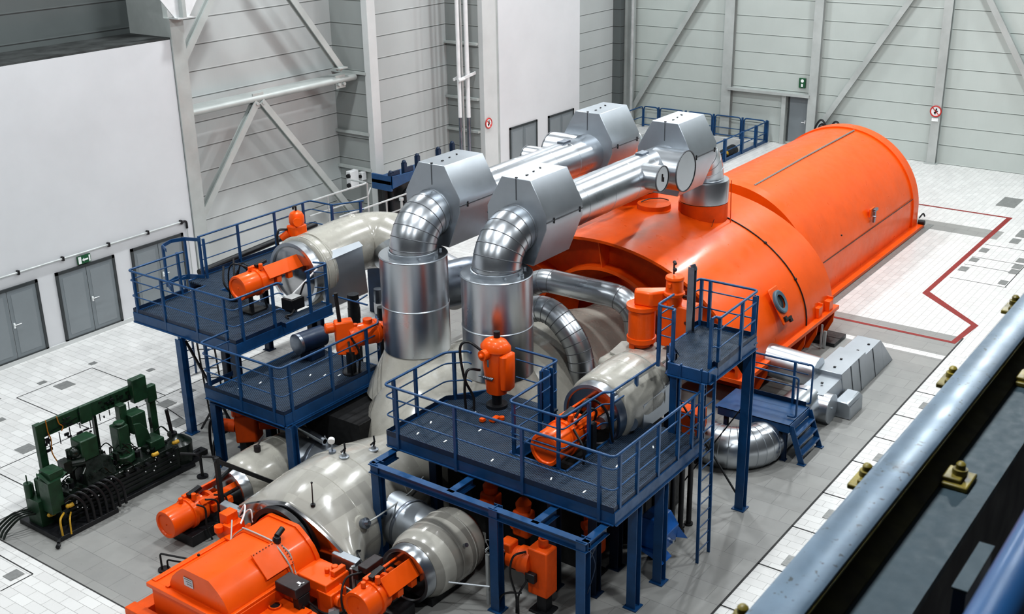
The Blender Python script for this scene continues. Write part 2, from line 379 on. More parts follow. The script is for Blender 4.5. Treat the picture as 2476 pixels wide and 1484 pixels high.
def brace(p,q,label,w=.26,h=.2):
    p=V(p); q=V(q); n=V((1,0,0)) if abs(p.x-q.x)<.01 else V((0,1,0))
    mb=MB(); mb.ibeam(p,q,w,h,.05,n)
    d=(q-p).normalized(); o=mb.build('brace_beam',M['galv_wall'],ang=0)
    o['kind']=S; return o
brace((55.25,32.2,.7),(55.25,26.9,9.2),'')
brace((55.25,21.6,.65),(55.25,15.9,10.05),'')
brace((55.25,9.3,.1),(55.25,15.5,10.2),'')
brace((24.65,31.75,2.0),(28.0,31.75,5.95),'',.24,.24); brace((28.2,31.75,5.95),(33.0,31.75,.1),'',.24,.24)
brace((24.6,31.75,7.35),(27.2,31.75,10.6),'',.24,.24); brace((32.4,31.75,6.45),(28.6,31.75,11.2),'',.24,.24)
mb=MB(); mb.tube([(24.6,31.75,6.05),(33.15,31.75,6.05)],.12,14); mb.box((24.6,31.75,6.12),(33.2,32.45,6.16)); mb.build('wind_beam',M['galv_wall'],kind=S)
mb=MB()
for x in (28.1,32.3):
    mb.cbox((x,31.72,6.0),(.5,.05,.5)); mb.cyl((x-.14,31.6,5.9),(x-.14,31.86,5.9),.06,12); mb.cyl((x+.14,31.6,5.9),(x+.14,31.86,5.9),.06,12)
mb.box((32.1,31.5,6.5),(32.55,31.9,6.55)); mb.build('trim_5',M['galv_wall'],kind=S)
# corbel on top of the first pier
t=thing('mounting_bracket','white steel gusset bracket on the pier above the white wall block','bracket',(24.3,30.7,9.35))
mb=MB(); mb.box((24.0,30.45,9.35),(24.65,30.89,9.39)); mb.build('bearing_plate',M['pier'],t,ang=0)
mb=MB(); mb.prism([(24.02,30.62,9.39),(24.6,30.62,9.39),(25.3,30.62,10.3),(23.3,30.62,10.3)],(0,.04,0)); mb.build('gusset',M['white_paint'],t,ang=0)
mb=MB(); mb.box((24.22,30.45,9.39),(24.36,30.62,10.3)); mb.build('stiffener',M['galv_wall'],t,ang=0)
# ------------------------------------------------------------------ doors
def double_door(n,x0,x1,z0,z1,handle=True,parent_y=30.96):
    y=parent_y; fr=.09
    mb=MB(); mb.box((x0,y-.05,z0),(x0+fr,y+.02,z1)); mb.box((x1-fr,y-.05,z0),(x1,y+.02,z1)); mb.box((x0,y-.05,z1-fr),(x1,y+.02,z1)); mb.box((x0,y-.05,z0),(x1,y+.02,z0+.05))
    d=mb.build('door_%d'%n,M['door_frame'],kind=S,ang=0); xm=(x0+x1)/2
    for a,b in ((x0+fr,xm-.012),(xm+.012,x1-fr)):
        l=MB(); l.box((a,y-.03,z0+.05),(b,y+.02,z1-fr)); l.mi=1; l.box((a+.12,y-.036,z0+.17),(b-.12,y-.03,z1-fr-.14)); l.build('door_leaf',[M['door'],M['door2']],d,ang=0)
    if handle:
        h=MB(); h.box((xm+.05,y-.06,z0+1.0),(xm+.10,y-.03,z0+1.16)); h.tube([(xm+.075,y-.05,z0+1.1),(xm+.075,y-.09,z0+1.1),(xm+.28,y-.09,z0+1.1)],.014,8); h.build('door_handle',M['sign_white'],d)
double_door(1,15.98,18.07,.12,2.38); double_door(2,18.68,20.80,.12,2.38); double_door(3,21.43,23.54,.12,2.38)
double_door(4,42.20,44.40,.12,2.40); double_door(5,45.33,47.55,.12,2.38)
def door_right():
    x=55.5; mb=MB(); mb.box((x-.06,22.0,.15),(x+.02,22.09,2.5)); mb.box((x-.06,23.06,.15),(x+.02,23.15,2.5)); mb.box((x-.06,22.0,2.42),(x+.02,23.15,2.5))
    d=mb.build('door_6',M['door_frame'],kind=S,ang=0)
    l=MB(); l.box((x-.04,22.09,.15),(x+.01,23.06,2.42)); l.build('door_leaf',M['door'],d,ang=0)
    h=MB(); h.box((x-.06,22.16,1.12),(x-.04,22.2,1.3)); h.tube([(x-.05,22.18,1.2),(x-.1,22.18,1.2),(x-.1,22.36,1.2)],.015,8); h.build('door_handle',M['sign_white'],d)
    mb=MB(); mb.box((55.1,21.95,2.5),(55.5,26.4,2.64)); mb.box((55.25,23.2,0),(55.5,23.42,2.5)); mb.build('trim_6',M['galv_wall'],kind=S,ang=0)
door_right()
# conduit on the white wall
t=thing('wall_conduit','thin grey conduit clipped along the white wall above the three doors','conduit',(20,30.9,2.76))
mb=MB(); mb.tube([(8,30.9,2.77),(23.55,30.9,2.76)],.032,10); mb.tube([(23.72,30.9,2.55),(23.72,30.9,.15)],.018,8); mb.build('conduit_pipe',M['grey_pipe'],t)
mb=MB(); mb.tube(fillet([(23.5,30.9,2.76),(23.72,30.9,2.76),(23.72,30.9,2.5)],.15),.04,10); mb.build('elbow_bend',M['black'],t)
for x in (17.5,19.0,20.65,22.15,23.5):
    mb=MB(); mb.box((x-.03,30.85,2.7),(x+.03,30.96,2.83)); mb.build('pipe_clip',M['black'],t)
# signs
def running_man(mb,c,e,s):
    pass
t=thing('exit_sign','green emergency exit sign hanging over the middle grey double door','sign',(19.72,30.9,2.55))
mb=MB(); mb.box((19.48,30.88,2.42),(19.94,30.93,2.68)); mb.build('sign_panel',M['sign_green'],t,ang=0)
mb=MB(); y=30.87
mb.box((19.50,y,2.44),(19.60,y+.01,2.66)); mb.box((19.87,y,2.45),(19.92,y+.01,2.65)); mb.prism([(19.63,y,2.54),(19.70,y,2.60),(19.70,y,2.565),(19.84,y,2.565),(19.84,y,2.515),(19.70,y,2.515),(19.70,y,2.48)],(0,.01,0)); mb.build('pictogram',M['sign_white'],t,ang=0)
t=thing('exit_sign','green upright exit sign with white pictogram above the single far door','sign',(55.45,22.47,3.16))
mb=MB(); mb.box((55.42,22.30,2.92),(55.5,22.64,3.40)); mb.build('sign_panel',M['sign_green'],t,ang=0)
mb=MB(); mb.cyl((55.415,22.47,3.27),(55.425,22.47,3.27),.085,20); mb.box((55.412,22.42,2.98),(55.422,22.52,3.12)); mb.build('pictogram',M['sign_white'],t,ang=0)
def prohibition(c,nx,R,label,plate=False):
    c=V(c); nx=V(nx); e=V((nx.y,-nx.x,0)) ; u=V((0,0,1))
    t=thing('prohibition_sign',label,'sign',c)
    mb=MB(); mb.cyl(c,c+nx*.015,R*.86,32); mb.build('sign_face',M['sign_white'],t)
    mb=MB(); mb.tube(arc(c+nx*.016,e,u,R*.9,0,2*pi,32),R*.11,8,False); mb.bar(c+nx*.03+(e*.62+u*.62)*R*.9*-1+e*0,c+nx*.03+(e*.62+u*.62)*R*.9,R*.12,.01,nx); mb.build('red_ring_and_bar',M['sign_red'],t)
    mb=MB(); mb.bar(c+nx*.022+(e*-.35+u*.05)*R,c+nx*.022+(e*.3+u*-.25)*R,R*.17,.008,nx); mb.bar(c+nx*.022+(e*-.1+u*.5)*R,c+nx*.022+(e*.12+u*-.5)*R,R*.22,.008,nx); mb.build('pictogram',M['black'],t)
    if plate: 
        mb=MB(); mb.bar(c-u*(R*1.2),c-u*(R*1.75),R*1.1,.02,nx); mb.build('caption_plate',M['sign_white'],t)
prohibition((40.63,30.94,2.92),(0,-1,0),.24,'round red and white prohibition sign on the pale pier beside the white pipes')
prohibition((55.18,15.72,2.52),(-1,0,0),.27,'round red and white prohibition sign on the steel column of the right wall',True)
# white riser pipes by the pier
for i,(x,zb,r,lb) in enumerate(((39.33,3.35,.085,'white vertical pipe on the left of the pair beside the pale pier'),(39.92,3.25,.10,'white vertical pipe on the right of the pair beside the pale pier'))):
    t=thing('riser_pipe',lb,'pipe',(x,31.5,0),'white riser pipes beside the pier')
    mb=MB(); mb.tube([(x,31.5,zb),(x,31.5,20)],r,14); mb.build('white_section',M['white_paint'],t)
    mb=MB(); mb.tube([(x,31.5,0),(x,31.5,zb)],r*.85,14); mb.build('grey_section',M['steel_dark'],t)
t=thing('riser_pipe','thin grey vertical pipe between the two white pipes','pipe',(39.62,31.5,0))
mb=MB(); mb.tube([(39.62,31.55,0),(39.62,31.55,20)],.05,10); mb.build('pipe_run',M['grey_pipe'],t)
mb=MB(); mb.bar((39.2,31.4,5.0),(40.38,31.4,5.15),.06,.12); mb.bar((39.2,31.7,5.0),(40.38,31.7,5.15),.06,.12); mb.cyl((39.1,31.35,5.0),(39.5,31.35,5.02),.07,12); mb.build('pipe_bracket',M['white_paint'],t)
t=thing('riser_pipe','pale vertical downpipe in the far corner of the hall','pipe',(54.9,32.0,0))
mb=MB(); mb.tube([(54.75,31.9,0),(54.75,31.9,20)],.09,14); mb.build('pipe_run',M['grey_pipe'],t)
# wall boxes behind the grey handrail
t=thing('switch_box','white electrical box with dark sockets on the wall behind the grey handrail','electrical box',(32.6,31.6,2.15))
mb=MB(); mb.box((32.3,31.5,1.75),(32.75,31.75,2.45)); mb.build('housing',M['white_paint'],t,bevel=.015)
for z in (2.28,1.9):
    mb=MB(); mb.cyl((32.22,31.58,z),(32.3,31.6,z),.09,14); mb.build('socket',M['black'],t)
t=thing('switch_box','small white electrical box right of the larger socket box','electrical box',(33,31.6,2.1))
mb=MB(); mb.box((32.95,31.5,1.95),(33.2,31.7,2.28)); mb.build('housing',M['white_paint'],t,bevel=.015)
mb=MB(); mb.cyl((32.89,31.58,2.12),(32.95,31.58,2.12),.07,14); mb.build('socket',M['black'],t)
# ------------------------------------------------------------------ generator
YA=16.2
def half_ring(x,yc,zc,R,zb,n=40):
    """profile of a hood: half circle on straight sides, from the near side over the top"""
    pts=[V((x,yc-R,zb))]+[V((x,yc-R*cos(pi*i/n),zc+R*sin(pi*i/n))) for i in range(n+1)]+[V((x,yc+R,zb))]
    return pts
def make_generator():
    t=thing('generator','long orange half-cylinder generator housing at the far end of the machine','generator',(39.5,16.1,0))
    yc,zc=16.1,.72
    mb=MB(); mb.loft([half_ring(34.2,yc,zc,3.03,.12),half_ring(44.35,yc,zc,3.0,.12)]); mb.build('housing',M['orange'],t,ang=30)
    mb=MB(); mb.loft([half_ring(44.35,yc,zc,3.06,.12),half_ring(44.95,yc,zc,3.06,.12)],False,True); mb.loft([half_ring(44.35,yc,zc,2.9,.12),half_ring(44.35,yc,zc,3.06,.12)]); mb.build('end_ring',M['orange'],t,ang=30)
    mb=MB(); a,b,c,d=[half_ring(x,yc,.62,R,.12) for x,R in ((33.9,2.6),(33.9,3.28),(34.35,3.30),(34.35,3.0))]; mb.loft([a,b,c,d]); mb.build('shroud_ring',M['orange'],t,ang=30)
    mb=MB(); mb.box((33.9,yc-3.32,.02),(45.1,yc-2.95,.14)); mb.box((33.9,yc+2.95,.02),(45.1,yc+3.32,.14)); each(mb,'base_flange',M['orange'],t,bevel=.01)
    mb=MB(); mb.box((33.9,12.55,.003),(45.6,12.8,.01)); mb.build('sole_plate',M['plate'],t,ang=0)
    # panel seams
    def on(x,th,dr=.004): return V((x,yc-(3.03+dr)*cos(th),zc+(3.03+dr)*sin(th)))
    mb=MB(); mb.tube([on(35.3,.185),on(39.5,.185),on(44.33,.185)],.014,6); mb.tube([on(35.2,a) for a in [-.05+.025*i for i in range(10)]],.010,6); mb.build('side_seam',M['joint'],t)
    mb=MB(); mb.tube([on(34.8,pi/2-.20,.0),on(39,pi/2-.17,.0),on(44.2,pi/2-.15,.0)],.035,6); mb.build('ridge_seam',M['plate'],t)
    mb=MB(); mb.cbox((39.9,13.20,1.86),(.42,.06,.30)); mb.build('latch_plate',M['orange'],t,bevel=.01)
    mb=MB(); mb.cbox((40.05,13.12,1.93),(.32,.10,.10)); mb.cbox((39.92,13.10,1.70),(.12,.08,.42)); mb.tube([(39.75,13.1,1.75),(39.75,12.98,1.75)],.04,8); mb.build('latch',M['steel_dark'],t,bevel=.01)
    mb=MB(); mb.cyl((45.0,13.0,.2),(45.0,12.75,.22),.09,12); mb.tube(fillet([(45.05,13,.35),(45.2,12.9,.55),(45.25,12.85,.4)],.1),.03,8); mb.build('drain_valve',M['black_metal'],t)
    mb=MB(); mb.ball((35.5,13.02,.5),.05); mb.ball((36.6,13.05,1.9),.03); mb.build('bolt_head',M['black_metal'],t)
make_generator()
# ------------------------------------------------------------------ low pressure turbine hood
def hood_ring(x,a,b,z0,n=44):
    return [V((x,YA-a*cos(pi*i/n),z0+b*sin(pi*i/n))) for i in range(n+1)]
def make_lp():
    t=thing('low_pressure_turbine','big orange rounded turbine hood in front of the generator with porthole and top manhole','turbine hood',(29.5,YA,0))
    mb=MB(); mb.loft([hood_ring(x,4.5,3.1,1.0) for x in (25.95,27.5,29,30.5,32.5)]); mb.loft([hood_ring(32.5,4.5,3.1,1.0),hood_ring(32.5,2.6,2.0,1.0)]); mb.build('hood_shell',M['orange'],t,ang=40)
    # recessed front end with ribs
    mb=MB(); mb.loft([hood_ring(26.75,2.0,1.95,1.0),hood_ring(26.75,4.42,3.02,1.0),hood_ring(25.96,4.42,3.02,1.0)]); mb.build('recessed_end_wall',M['orange_dull'],t,ang=40)
    mb=MB(); mb.loft([hood_ring(25.95,4.42,3.02,1.0),hood_ring(25.95,4.5,3.1,1.0)]); mb.build('hood_lip',M['orange'],t,ang=40)
    mb=MB(); mb.loft([hood_ring(26.75,2.15,2.05,1.0),hood_ring(26.35,2.15,2.05,1.0),hood_ring(26.35,2.25,2.15,1.0),hood_ring(26.75,2.25,2.15,1.0)]); mb.build('stiffening_ring',M['orange'],t,ang=40)
    mb=MB(); mb.loft([hood_ring(26.6,2.15,2.05,1.0),hood_ring(27.6,1.6,1.5,1.0)]); mb.build('steam_cone',M['orange_dull'],t,ang=40)
    for k in range(0,5):
        th=.06+(pi-.12)*k/4; e=lambda a,b,x: V((x,YA-a*cos(th),1.0+b*sin(th))); s_=V((0,sin(th),cos(th)))*.018
        mb=MB(); q=[e(2.22,2.12,26.38),e(4.44,3.04,26.15),e(4.44,3.04,26.76),e(2.22,2.12,26.76)]; mb.prism([p-s_ for p in q],s_*2); mb.build('radial_rib',M['orange'],t,ang=0)
    # flange and lower half
    mb=MB(); mb.prism([(25.9,11.5,.88),(32.62,11.5,.88),(32.62,20.9,.88),(25.9,20.9,.88),(25.9,18.6,.88),(27.3,18.6,.88),(27.3,13.8,.88),(25.9,13.8,.88)],(0,0,.12)); mb.build('joint_flange',M['orange'],t,bevel=.01)
    mb=MB(); mb.box((27.4,11.95,.02),(32.45,20.45,.87)); mb.build('casing_base',M['orange_dull'],t,ang=0)
    for x in (26.65,27.5,28.4,30.1,31.0,32.3):
        mb=MB(); mb.prism([(x,11.95,.88),(x,11.53,.88),(x,11.55,.55),(x,11.75,.1),(x,11.95,.05)],(.05,0,0)); mb.build('support_rib',M['orange'],t,ang=0)
    for x,y in ((31.2,11.9),(31.9,11.85)):
        mb=MB(); mb.box((x,y-.3,1.0),(x+.28,y,1.32)); mb.box((x+.26,y-.3,1.0),(x+.3,y+.05,1.4)); mb.build('lifting_lug',M['orange'],t,bevel=.01)
    for x in (31.9,32.35):
        mb=MB(); mb.box((x-.25,11.2,0),(x+.25,12.0,.12)); mb.build('foot_block',M['black_metal'],t,bevel=.01)
    mb=MB(); mb.bar((31.3,11.5,.05),(31.3,11.5,.8),.05,.05); mb.bar((31.45,11.45,.02),(31.45,11.45,.55),.08,.08); mb.build('sensor_post',M['grey_pipe'],t)
    # porthole with plate
    n=V((.05,-.86,.51)).normalized(); c=V((28.85,11.93,2.2)); up=V((0,.51,.86)); e=n.cross(up).normalized()
    mb=MB(); mb.bar(c-up*.62+n*.02,c+up*.45+n*.02,.62,.05,n); mb.build('porthole_plate',M['orange'],t,bevel=.03)
    mb=MB(); mb.lathe(c+n*.04,n,[(0,.20),(0,.34),(.07,.34),(.09,.30),(.07,.20)],32,False); mb.build('porthole_ring',M['ring_blue'],t)
    mb=MB(); mb.cyl(c+n*.03,c+n*.05,.21,28); mb.build('porthole_glass',M['glass'],t)
    mb=MB(); q=c-up*.52+n*.08; mb.bar(q-e*.22,q+e*.22,.06,.05,n); mb.bar(q-e*.18-up*.08,q-e*.05-up*.08,.10,.07,n); mb.bar(q+e*.08+up*.05,q+e*.2+up*.05,.10,.07,n); mb.build('porthole_latch',M['black_metal'],t)
    # cable over the hood
    pts=[V((30.5,YA-4.52*cos(a),1.0+3.12*sin(a))) for a in [.0+.075*i for i in range(17)]]; mb=MB(); mb.tube(pts,.02,6); 
    for k in (6,11,16): mb.ball(pts[k],.05,10)
    mb.tube([pts[-1],V((29.9,14.5,4.0)),V((29.3,14.3,3.9))],.008,5)
    mb.build('surface_cable',M['black_metal'],t)
    # manhole and steam stubs on top
    mb=MB(); mb.lathe((29.55,16.35,3.95),(0,0,1),[(0,.52),(.28,.50),(.30,.44),(.33,.0)],36); mb.build('manhole',M['orange_dull'],t)
    mb=MB(); mb.tube(fillet([(29.3,16.65,4.28),(29.45,16.5,4.36),(29.75,16.2,4.36),(29.9,16.05,4.28)],.1),.018,6); mb.build('manhole_handle',M['black_metal'],t)
    for y in (15.05,17.4):
        mb=MB(); mb.cyl((30.2,y,3.2),(30.2,y,4.36),.73,48); mb.build('steam_inlet',M['orange_dull'],t)
        mb=MB(); mb.cyl((30.2,y,4.34),(30.2,y,4.40),.70,48); mb.build('gasket',M['black'],t)
    mb=MB(); mb.tube([(30.35,14.2,3.45),(30.35,14.25,5.05)],.014,6); mb.cyl((30.35,14.2,3.42),(30.35,14.2,3.56),.05,10); mb.build('rod',M['orange_dull'],t)
make_lp()
# ------------------------------------------------------------------ intermediate and high pressure casings
AX=V((0,YA,.65))
def make_ip():
    t=thing('intermediate_turbine','large pale beige insulated casing under the two steel risers','turbine casing',(22,YA,0))
    prof=[(17.55,.95),(17.7,1.15),(18.0,1.62),(18.4,1.92),(18.9,2.06),(19.6,2.12),(21.4,2.15),(22.4,2.12),(23.4,1.98),(25.0,1.62),(26.4,1.28),(27.6,1.2)]
    mb=MB(); mb.lathe(AX,(1,0,0),prof,72); mb.build('insulated_casing',M['beige'],t,ang=60)
    mb=MB(); mb.lathe(AX,(1,0,0),[(20.9,2.155),(20.95,2.165),(21.0,2.155)],72,False); mb.lathe(AX,(1,0,0),[(23.38,1.99),(23.42,2.0),(23.46,1.985)],72,False); each(mb,'jacket_seam',M['beige_flat'],t,ang=60)
    for a,b in (((18.6,13.6,.0),(23.6,18.8,.55)),((17.5,17.35,0),(19.4,20.2,1.6)),((17.5,11.2,0),(19.6,14.7,2.2)),((19.6,10.9,0),(21.3,13.0,1.9))):
        mb=MB(); mb.box(a,b); mb.build('dark_fill_block',M['dark_fill'],None,ang=0,kind=S)  # black blocks added to keep the space under the machine dark
make_ip()
def make_hp():
    t=thing('high_pressure_turbine','glossy beige insulated turbine barrel behind the orange bearing pedestal','turbine casing',(15.6,YA,0))
    def ell(x,a,b,n=2.0):
        out=[]
        for i in range(72):
            c,q=cos(2*pi*i/72),sin(2*pi*i/72); out.append(V((x,YA-a*math.copysign(abs(c)**(2/n),c),.65+b*math.copysign(abs(q)**(2/n),q))))
        return out
    st=[(14.08,1.90,.92,1.35),(14.14,1.93,.97,1.38),(14.32,1.84,1.08,1.5),(14.55,1.66,1.18,1.7),(14.8,1.50,1.25,1.9),(15.0,1.44,1.28,2),(15.4,1.41,1.32,2),(15.8,1.38,1.33,2),(16.4,1.30,1.25,2),(17.0,1.18,1.14,2),(17.6,1.02,1.0,2)]
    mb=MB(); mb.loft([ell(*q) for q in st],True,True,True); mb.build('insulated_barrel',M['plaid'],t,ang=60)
    for x,r,q in ((14.95,1.445,1.27),(15.75,1.405,1.33),(16.45,1.30,1.245)):
        mb=MB(); mb.loft([ell(x-.02,r-.006,q-.006),ell(x,r+.008,q+.008),ell(x+.02,r-.006,q-.006)],False,False,True); mb.build('jacket_band',M['beige'],t,ang=60)
    mb=MB(); mb.loft([ell(13.94,.84,.74),ell(14.02,1.90,.94,1.35),ell(14.08,1.92,.96,1.35)],True,True,True); mb.build('nose_plate',M['polish'],t,ang=40)
    for s in (-1,1):
        y=YA+s*1.35; mb=MB(); mb.prism([(13.93,y,.3),(14.10,y,.3),(14.10,y,1.0),(13.93,y,.97)],(0,s*.66,0)); mb.build('joint_box',M['steel_soft'],t,bevel=.015)
    mb=MB(); mb.lathe(AX,(1,0,0),[(13.80,.80),(13.80,.91),(13.94,.91),(13.94,.80)],56,False); mb.build('seal_ring',M['black'],t,ang=40)
    mb=MB(); mb.lathe(AX,(1,0,0),[(13.4,.6),(13.95,.6)],40); mb.build('shaft_housing',M['black_metal'],t)
    # blister with cable gland on the side
    th=radians(150); c=V((14.85,YA-1.42*cos(.42),.65+1.24*sin(.42))); n=V((0,-cos(.42),sin(.42)))
    mb=MB(); mb.lathe(c-n*.05,n,[(0,.20),(.12,.17),(.16,.08)],20); mb.build('nozzle_boss',M['beige'],t)
    mb=MB(); mb.lathe(c+n*.1,n,[(0,.11),(.10,.12),(.12,.07),(.2,.05)],14); mb.build('cable_gland',M['steel_dark'],t)
    mb=MB(); mb.tube(spline([c+n*.2,c+n*.25+V((.4,-.05,.05)),V((16.2,14.75,1.25)),V((16.9,14.9,1.3))]),.018,6); mb.build('conduit',M['grey_pipe'],t)
    mb=MB(); mb.box((14.3,15.0,0),(17.4,17.4,.05)); mb.bar((14.6,15.2,0),(14.6,15.2,.0501),.3,.3); mb.box((14.5,15.4,.05),(14.9,17.0,.5)); mb.box((16.4,15.4,.05),(16.8,17.0,.5)); mb.build('saddle',M['black_metal'],t,ang=0)
make_hp()
def on_hp(x,th):
    R={14.4:1.29}.get(x,1.40); return V((x,YA-R*cos(th),.65+R*sin(th)))
def gauge(p,kind,label):
    p=V(p); t=thing('instrument_tap',label,'instrument',p,'instruments on the beige turbine barrel')
    if kind=='rod':
        mb=MB(); mb.cyl(p,p+V((0,0,.05)),.05,12); mb.tube([p,p+V((0,-.02,.55))],.014,6); mb.ball(p+V((0,-.02,.55)),.025,8); mb.build('rod',M['black_metal'],t)
    elif kind=='gauge':
        mb=MB(); mb.cyl(p,p+V((0,0,.06)),.08,12); mb.tube([p,p+V((0,0,.26))],.02,6); mb.cyl(p+V((0,-.06,.0)),p+V((.12,-.12,0)),.02,6); mb.build('stem',M['steel_dark'],t)
        mb=MB(); mb.cyl(p+V((-.04,-.03,.30)),p+V((.02,.02,.32)),.075,16); mb.build('dial',M['sign_white'],t)
    else:
        mb=MB(); mb.lathe(p,(0,0,1),[(0,.11),(.03,.11),(.04,.06),(.10,.05)],16); mb.build('flange',M['steel_soft'],t)
        mb=MB(); mb.tube(spline([p+V((0,0,.08)),p+V((.02,-.02,.2)),p+V((.06,.03,.32))]),.022,6); mb.tube([p+V((-.08,0,.16)),p+V((.08,.02,.18))],.02,6); mb.build('valve_spindle',M['black_metal'],t)
gauge((14.3,15.66,1.60),'rod','thin black upright rod standing on the beige barrel near the pedestal')
gauge((15.72,16.45,1.95),'gauge','small round white dial gauge on top of the beige barrel')
gauge((15.70,16.08,1.97),'valve','small needle valve on a round flange beside the white dial gauge')
gauge((16.45,15.92,1.86),'valve','small needle valve on the beige barrel nearest the blue frame corner')
# ------------------------------------------------------------------ crossover pipes
def elbow_rings(mb,c,e1,e2,R,r,a0,a1,k):
    pts=[]
    for i in range(k+1):
        a=a0+(a1-a0)*i/k; p=c+e1*R*cos(a)+e2*R*sin(a); tg=(e2*cos(a)-e1*sin(a)); mb.lathe(p-tg*.012,tg,[(0,r+.001),(.012,r+.010),(.024,r+.001)],40,False)
def make_crossover(y,label,side):
    t=thing('crossover_pipe',label,'steam pipe',(19.8,y,2.4),'crossover steam pipes')
    X,Y,Z=V((1,0,0)),V((0,1,0)),V((0,0,1))
    mb=MB(); mb.lathe((19.8,y,2.78),Z,[(0,.80),(.01,.82),(2.42,.82)],72,False); mb.lathe((19.8,y,5.2),Z,[(0,.82),(.012,.815),(.012,.0)],72,False); mb.build('riser_jacket',M['steel'],t)
    mb=MB(); mb.lathe((19.8,y,1.7),Z,[(0,1.32),(.35,1.16),(.7,.98),(.95,.86),(1.10,.79)],64,False); mb.build('insulated_skirt',M['beige'],t,ang=60)
    for z in (3.97,5.19):
        mb=MB(); mb.lathe((19.8,y,z),Z,[(-.02,.82),(0,.834),(.02,.82)],72,False); mb.build('jacket_seam',M['steel_soft'],t)
    mb=MB(); mb.lathe((19.8,y,5.21),Z,[(0,.60),(.09,.60),(.10,.57)],56,False)
    for k in range(3): a=-2.2+k*.75; mb.cbox((19.8+.66*cos(a),y+.66*sin(a),5.24),(.06,.05,.05),a)
    mb.build('collar',M['steel_soft'],t)
    c=V((20.58,y,5.25)); pts=[c-X*.78*cos(a)+Z*.78*sin(a) for a in [pi/2*i/20 for i in range(21)]]
    mb=MB(); mb.tube([V((19.8,y,5.2))]+pts+[V((20.65,y,6.03))],.56,48,False); mb.build('elbow',M['steel'],t)
    mb=MB(); elbow_rings(mb,c,-X,Z,.78,.56,.12,pi/2-.02,6); mb.build('elbow_seam',M['seam'],t)
    mb=MB(); mb.tube([(21.9,y,6.04),(28.0,y,6.04)],.55,56,False); mb.build('horizontal_pipe',M['steel'],t)
    mb=MB()
    for x in (22.9,24.1,25.3,26.35): mb.lathe((x-.008,y,6.04),X,[(0,.551),(.008,.556),(.016,.551)],48,False)
    mb.build('pipe_seam',M['steel_soft'],t)
    def hbox(x0,x1,nm):
        h=[(-.40,7.21),(.40,7.21),(.83,6.46),(.83,6.12),(.46,5.2),(-.46,5.2),(-.83,6.12),(-.83,6.46)]
        mb=MB(); mb.prism([(x0,y+a,z) for a,z in h],(x1-x0,0,0)); o=mb.build(nm,M['steel_soft'],t,bevel=.012)
        s=MB(); 
        for sg in (-1,1): s.box((x0-.005,y+sg*.832-.008,6.27),(x1+.005,y+sg*.832+.008,6.30))
        s.box((x0-.012,y-.008,6.7),(x0,y+.008,7.2)); each(s,'sheet_seam',M['seam'],o,ang=0)
        b=MB()
        for k in range(3): b.cbox((x0+.35+.35*k,y+.06*(k-1),7.215),(.07,.04,.03),.4*k)
        b.cbox((x0+.02,y,7.22),(.04,.05,.03)); 
        for xx in (x0+.3,x1-.12): b.cbox((xx,y-.835,6.28),(.03,.03,.13))
        each(b,'latch',M['black_metal'],o,ang=0)
    hbox(20.6,22.1,'expansion_box'); hbox(27.5,29.0,'expansion_box')
    c=V((29.15,y+.0,5.0)); pts=[c+Z*1.04*cos(a)+X*1.04*sin(a) for a in [pi/2*i/18 for i in range(19)]]
    mb=MB(); mb.tube([V((28.9,y,6.04))]+pts+[V((30.19,y,4.9))],.48,40,False); mb.build('drop_elbow',M['steel'],t)
    mb=MB(); elbow_rings(mb,c,Z,X,1.04,.48,.3,1.5,4); mb.build('drop_elbow_seam',M['steel_soft'],t)
    mb=MB(); mb.lathe((30.2,y+(.08 if y<16 else -.04),4.38),Z,[(0,.72),(.60,.72),(.66,.70),(.66,.5)],56,False); mb.build('stub_jacket',M['steel'],t)
    s=side
    mb=MB(); mb.cyl((27.05,y,6.08),(27.05,y+s*.92,6.08),.55,48); mb.build('large_branch_cap',M['steel'],t)
    mb=MB(); mb.cyl((25.8,y,6.15),(25.8,y+s*.90,6.15),.34,40); mb.build('small_branch_cap',M['steel'],t)
    mb=MB(); mb.lathe((27.05,y+s*.92,6.08),(0,s,0),[(-.02,.56),(.012,.56),(.012,.53)],48,False); mb.lathe((25.8,y+s*.90,6.15),(0,s,0),[(-.02,.35),(.012,.35),(.012,.32)],40,False); mb.build('cap_rim',M['seam'],t)
    mb=MB(); mb.cbox((25.8,y+s*.905,6.18),(.03,.02,.2)); mb.cbox((25.86,y+s*.905,6.12),(.03,.02,.12)); mb.build('cap_label',M['black_metal'],t,ang=0)
    mb=MB(); mb.cbox((26.3,y,6.605),(.36,.22,.07)); mb.build('inspection_cover',M['steel_dark'],t,bevel=.01)
make_crossover(17.43,'left steel crossover pipe: riser, ringed elbow and long duct to the turbine hood',1)
make_crossover(14.95,'right steel crossover pipe, nearest the viewer, with two round branch caps facing out',-1)
# small bypass pipes between valves and casing
def bypass(pts,r,label,rings):
    t=thing('bypass_pipe',label,'pipe',pts[-1]); P=fillet(pts,.75,10)
    mb=MB(); mb.tube(P,r,32); mb.build('pipe_jacket',M['steel'],t,ang=60)
    mb=MB()
    for i in range(2,len(P)-1,rings): tg=(P[i+1]-P[i-1]).normalized(); mb.lathe(P[i]-tg*.01,tg,[(0,r+.001),(.01,r+.009),(.02,r+.001)],32,False)
    each(mb,'jacket_seam',M['seam'],t)
bypass([(24.2,17.6,2.3),(24.2,16.95,3.35),(24.2,13.85,3.35),(24.2,13.7,1.6)],.32,'steel jacketed bypass pipe arching over to the right valve tower',3)
bypass([(22.4,16.6,2.9),(22.4,15.3,3.5),(22.4,14.35,2.6),(22.4,14.25,1.0)],.33,'shorter ringed steel bypass pipe bending down beside the right riser',2)
t=thing('transfer_pipe','dark grey steel jacketed pipe seen between the two risers','pipe',(23.2,18.0,3.0))
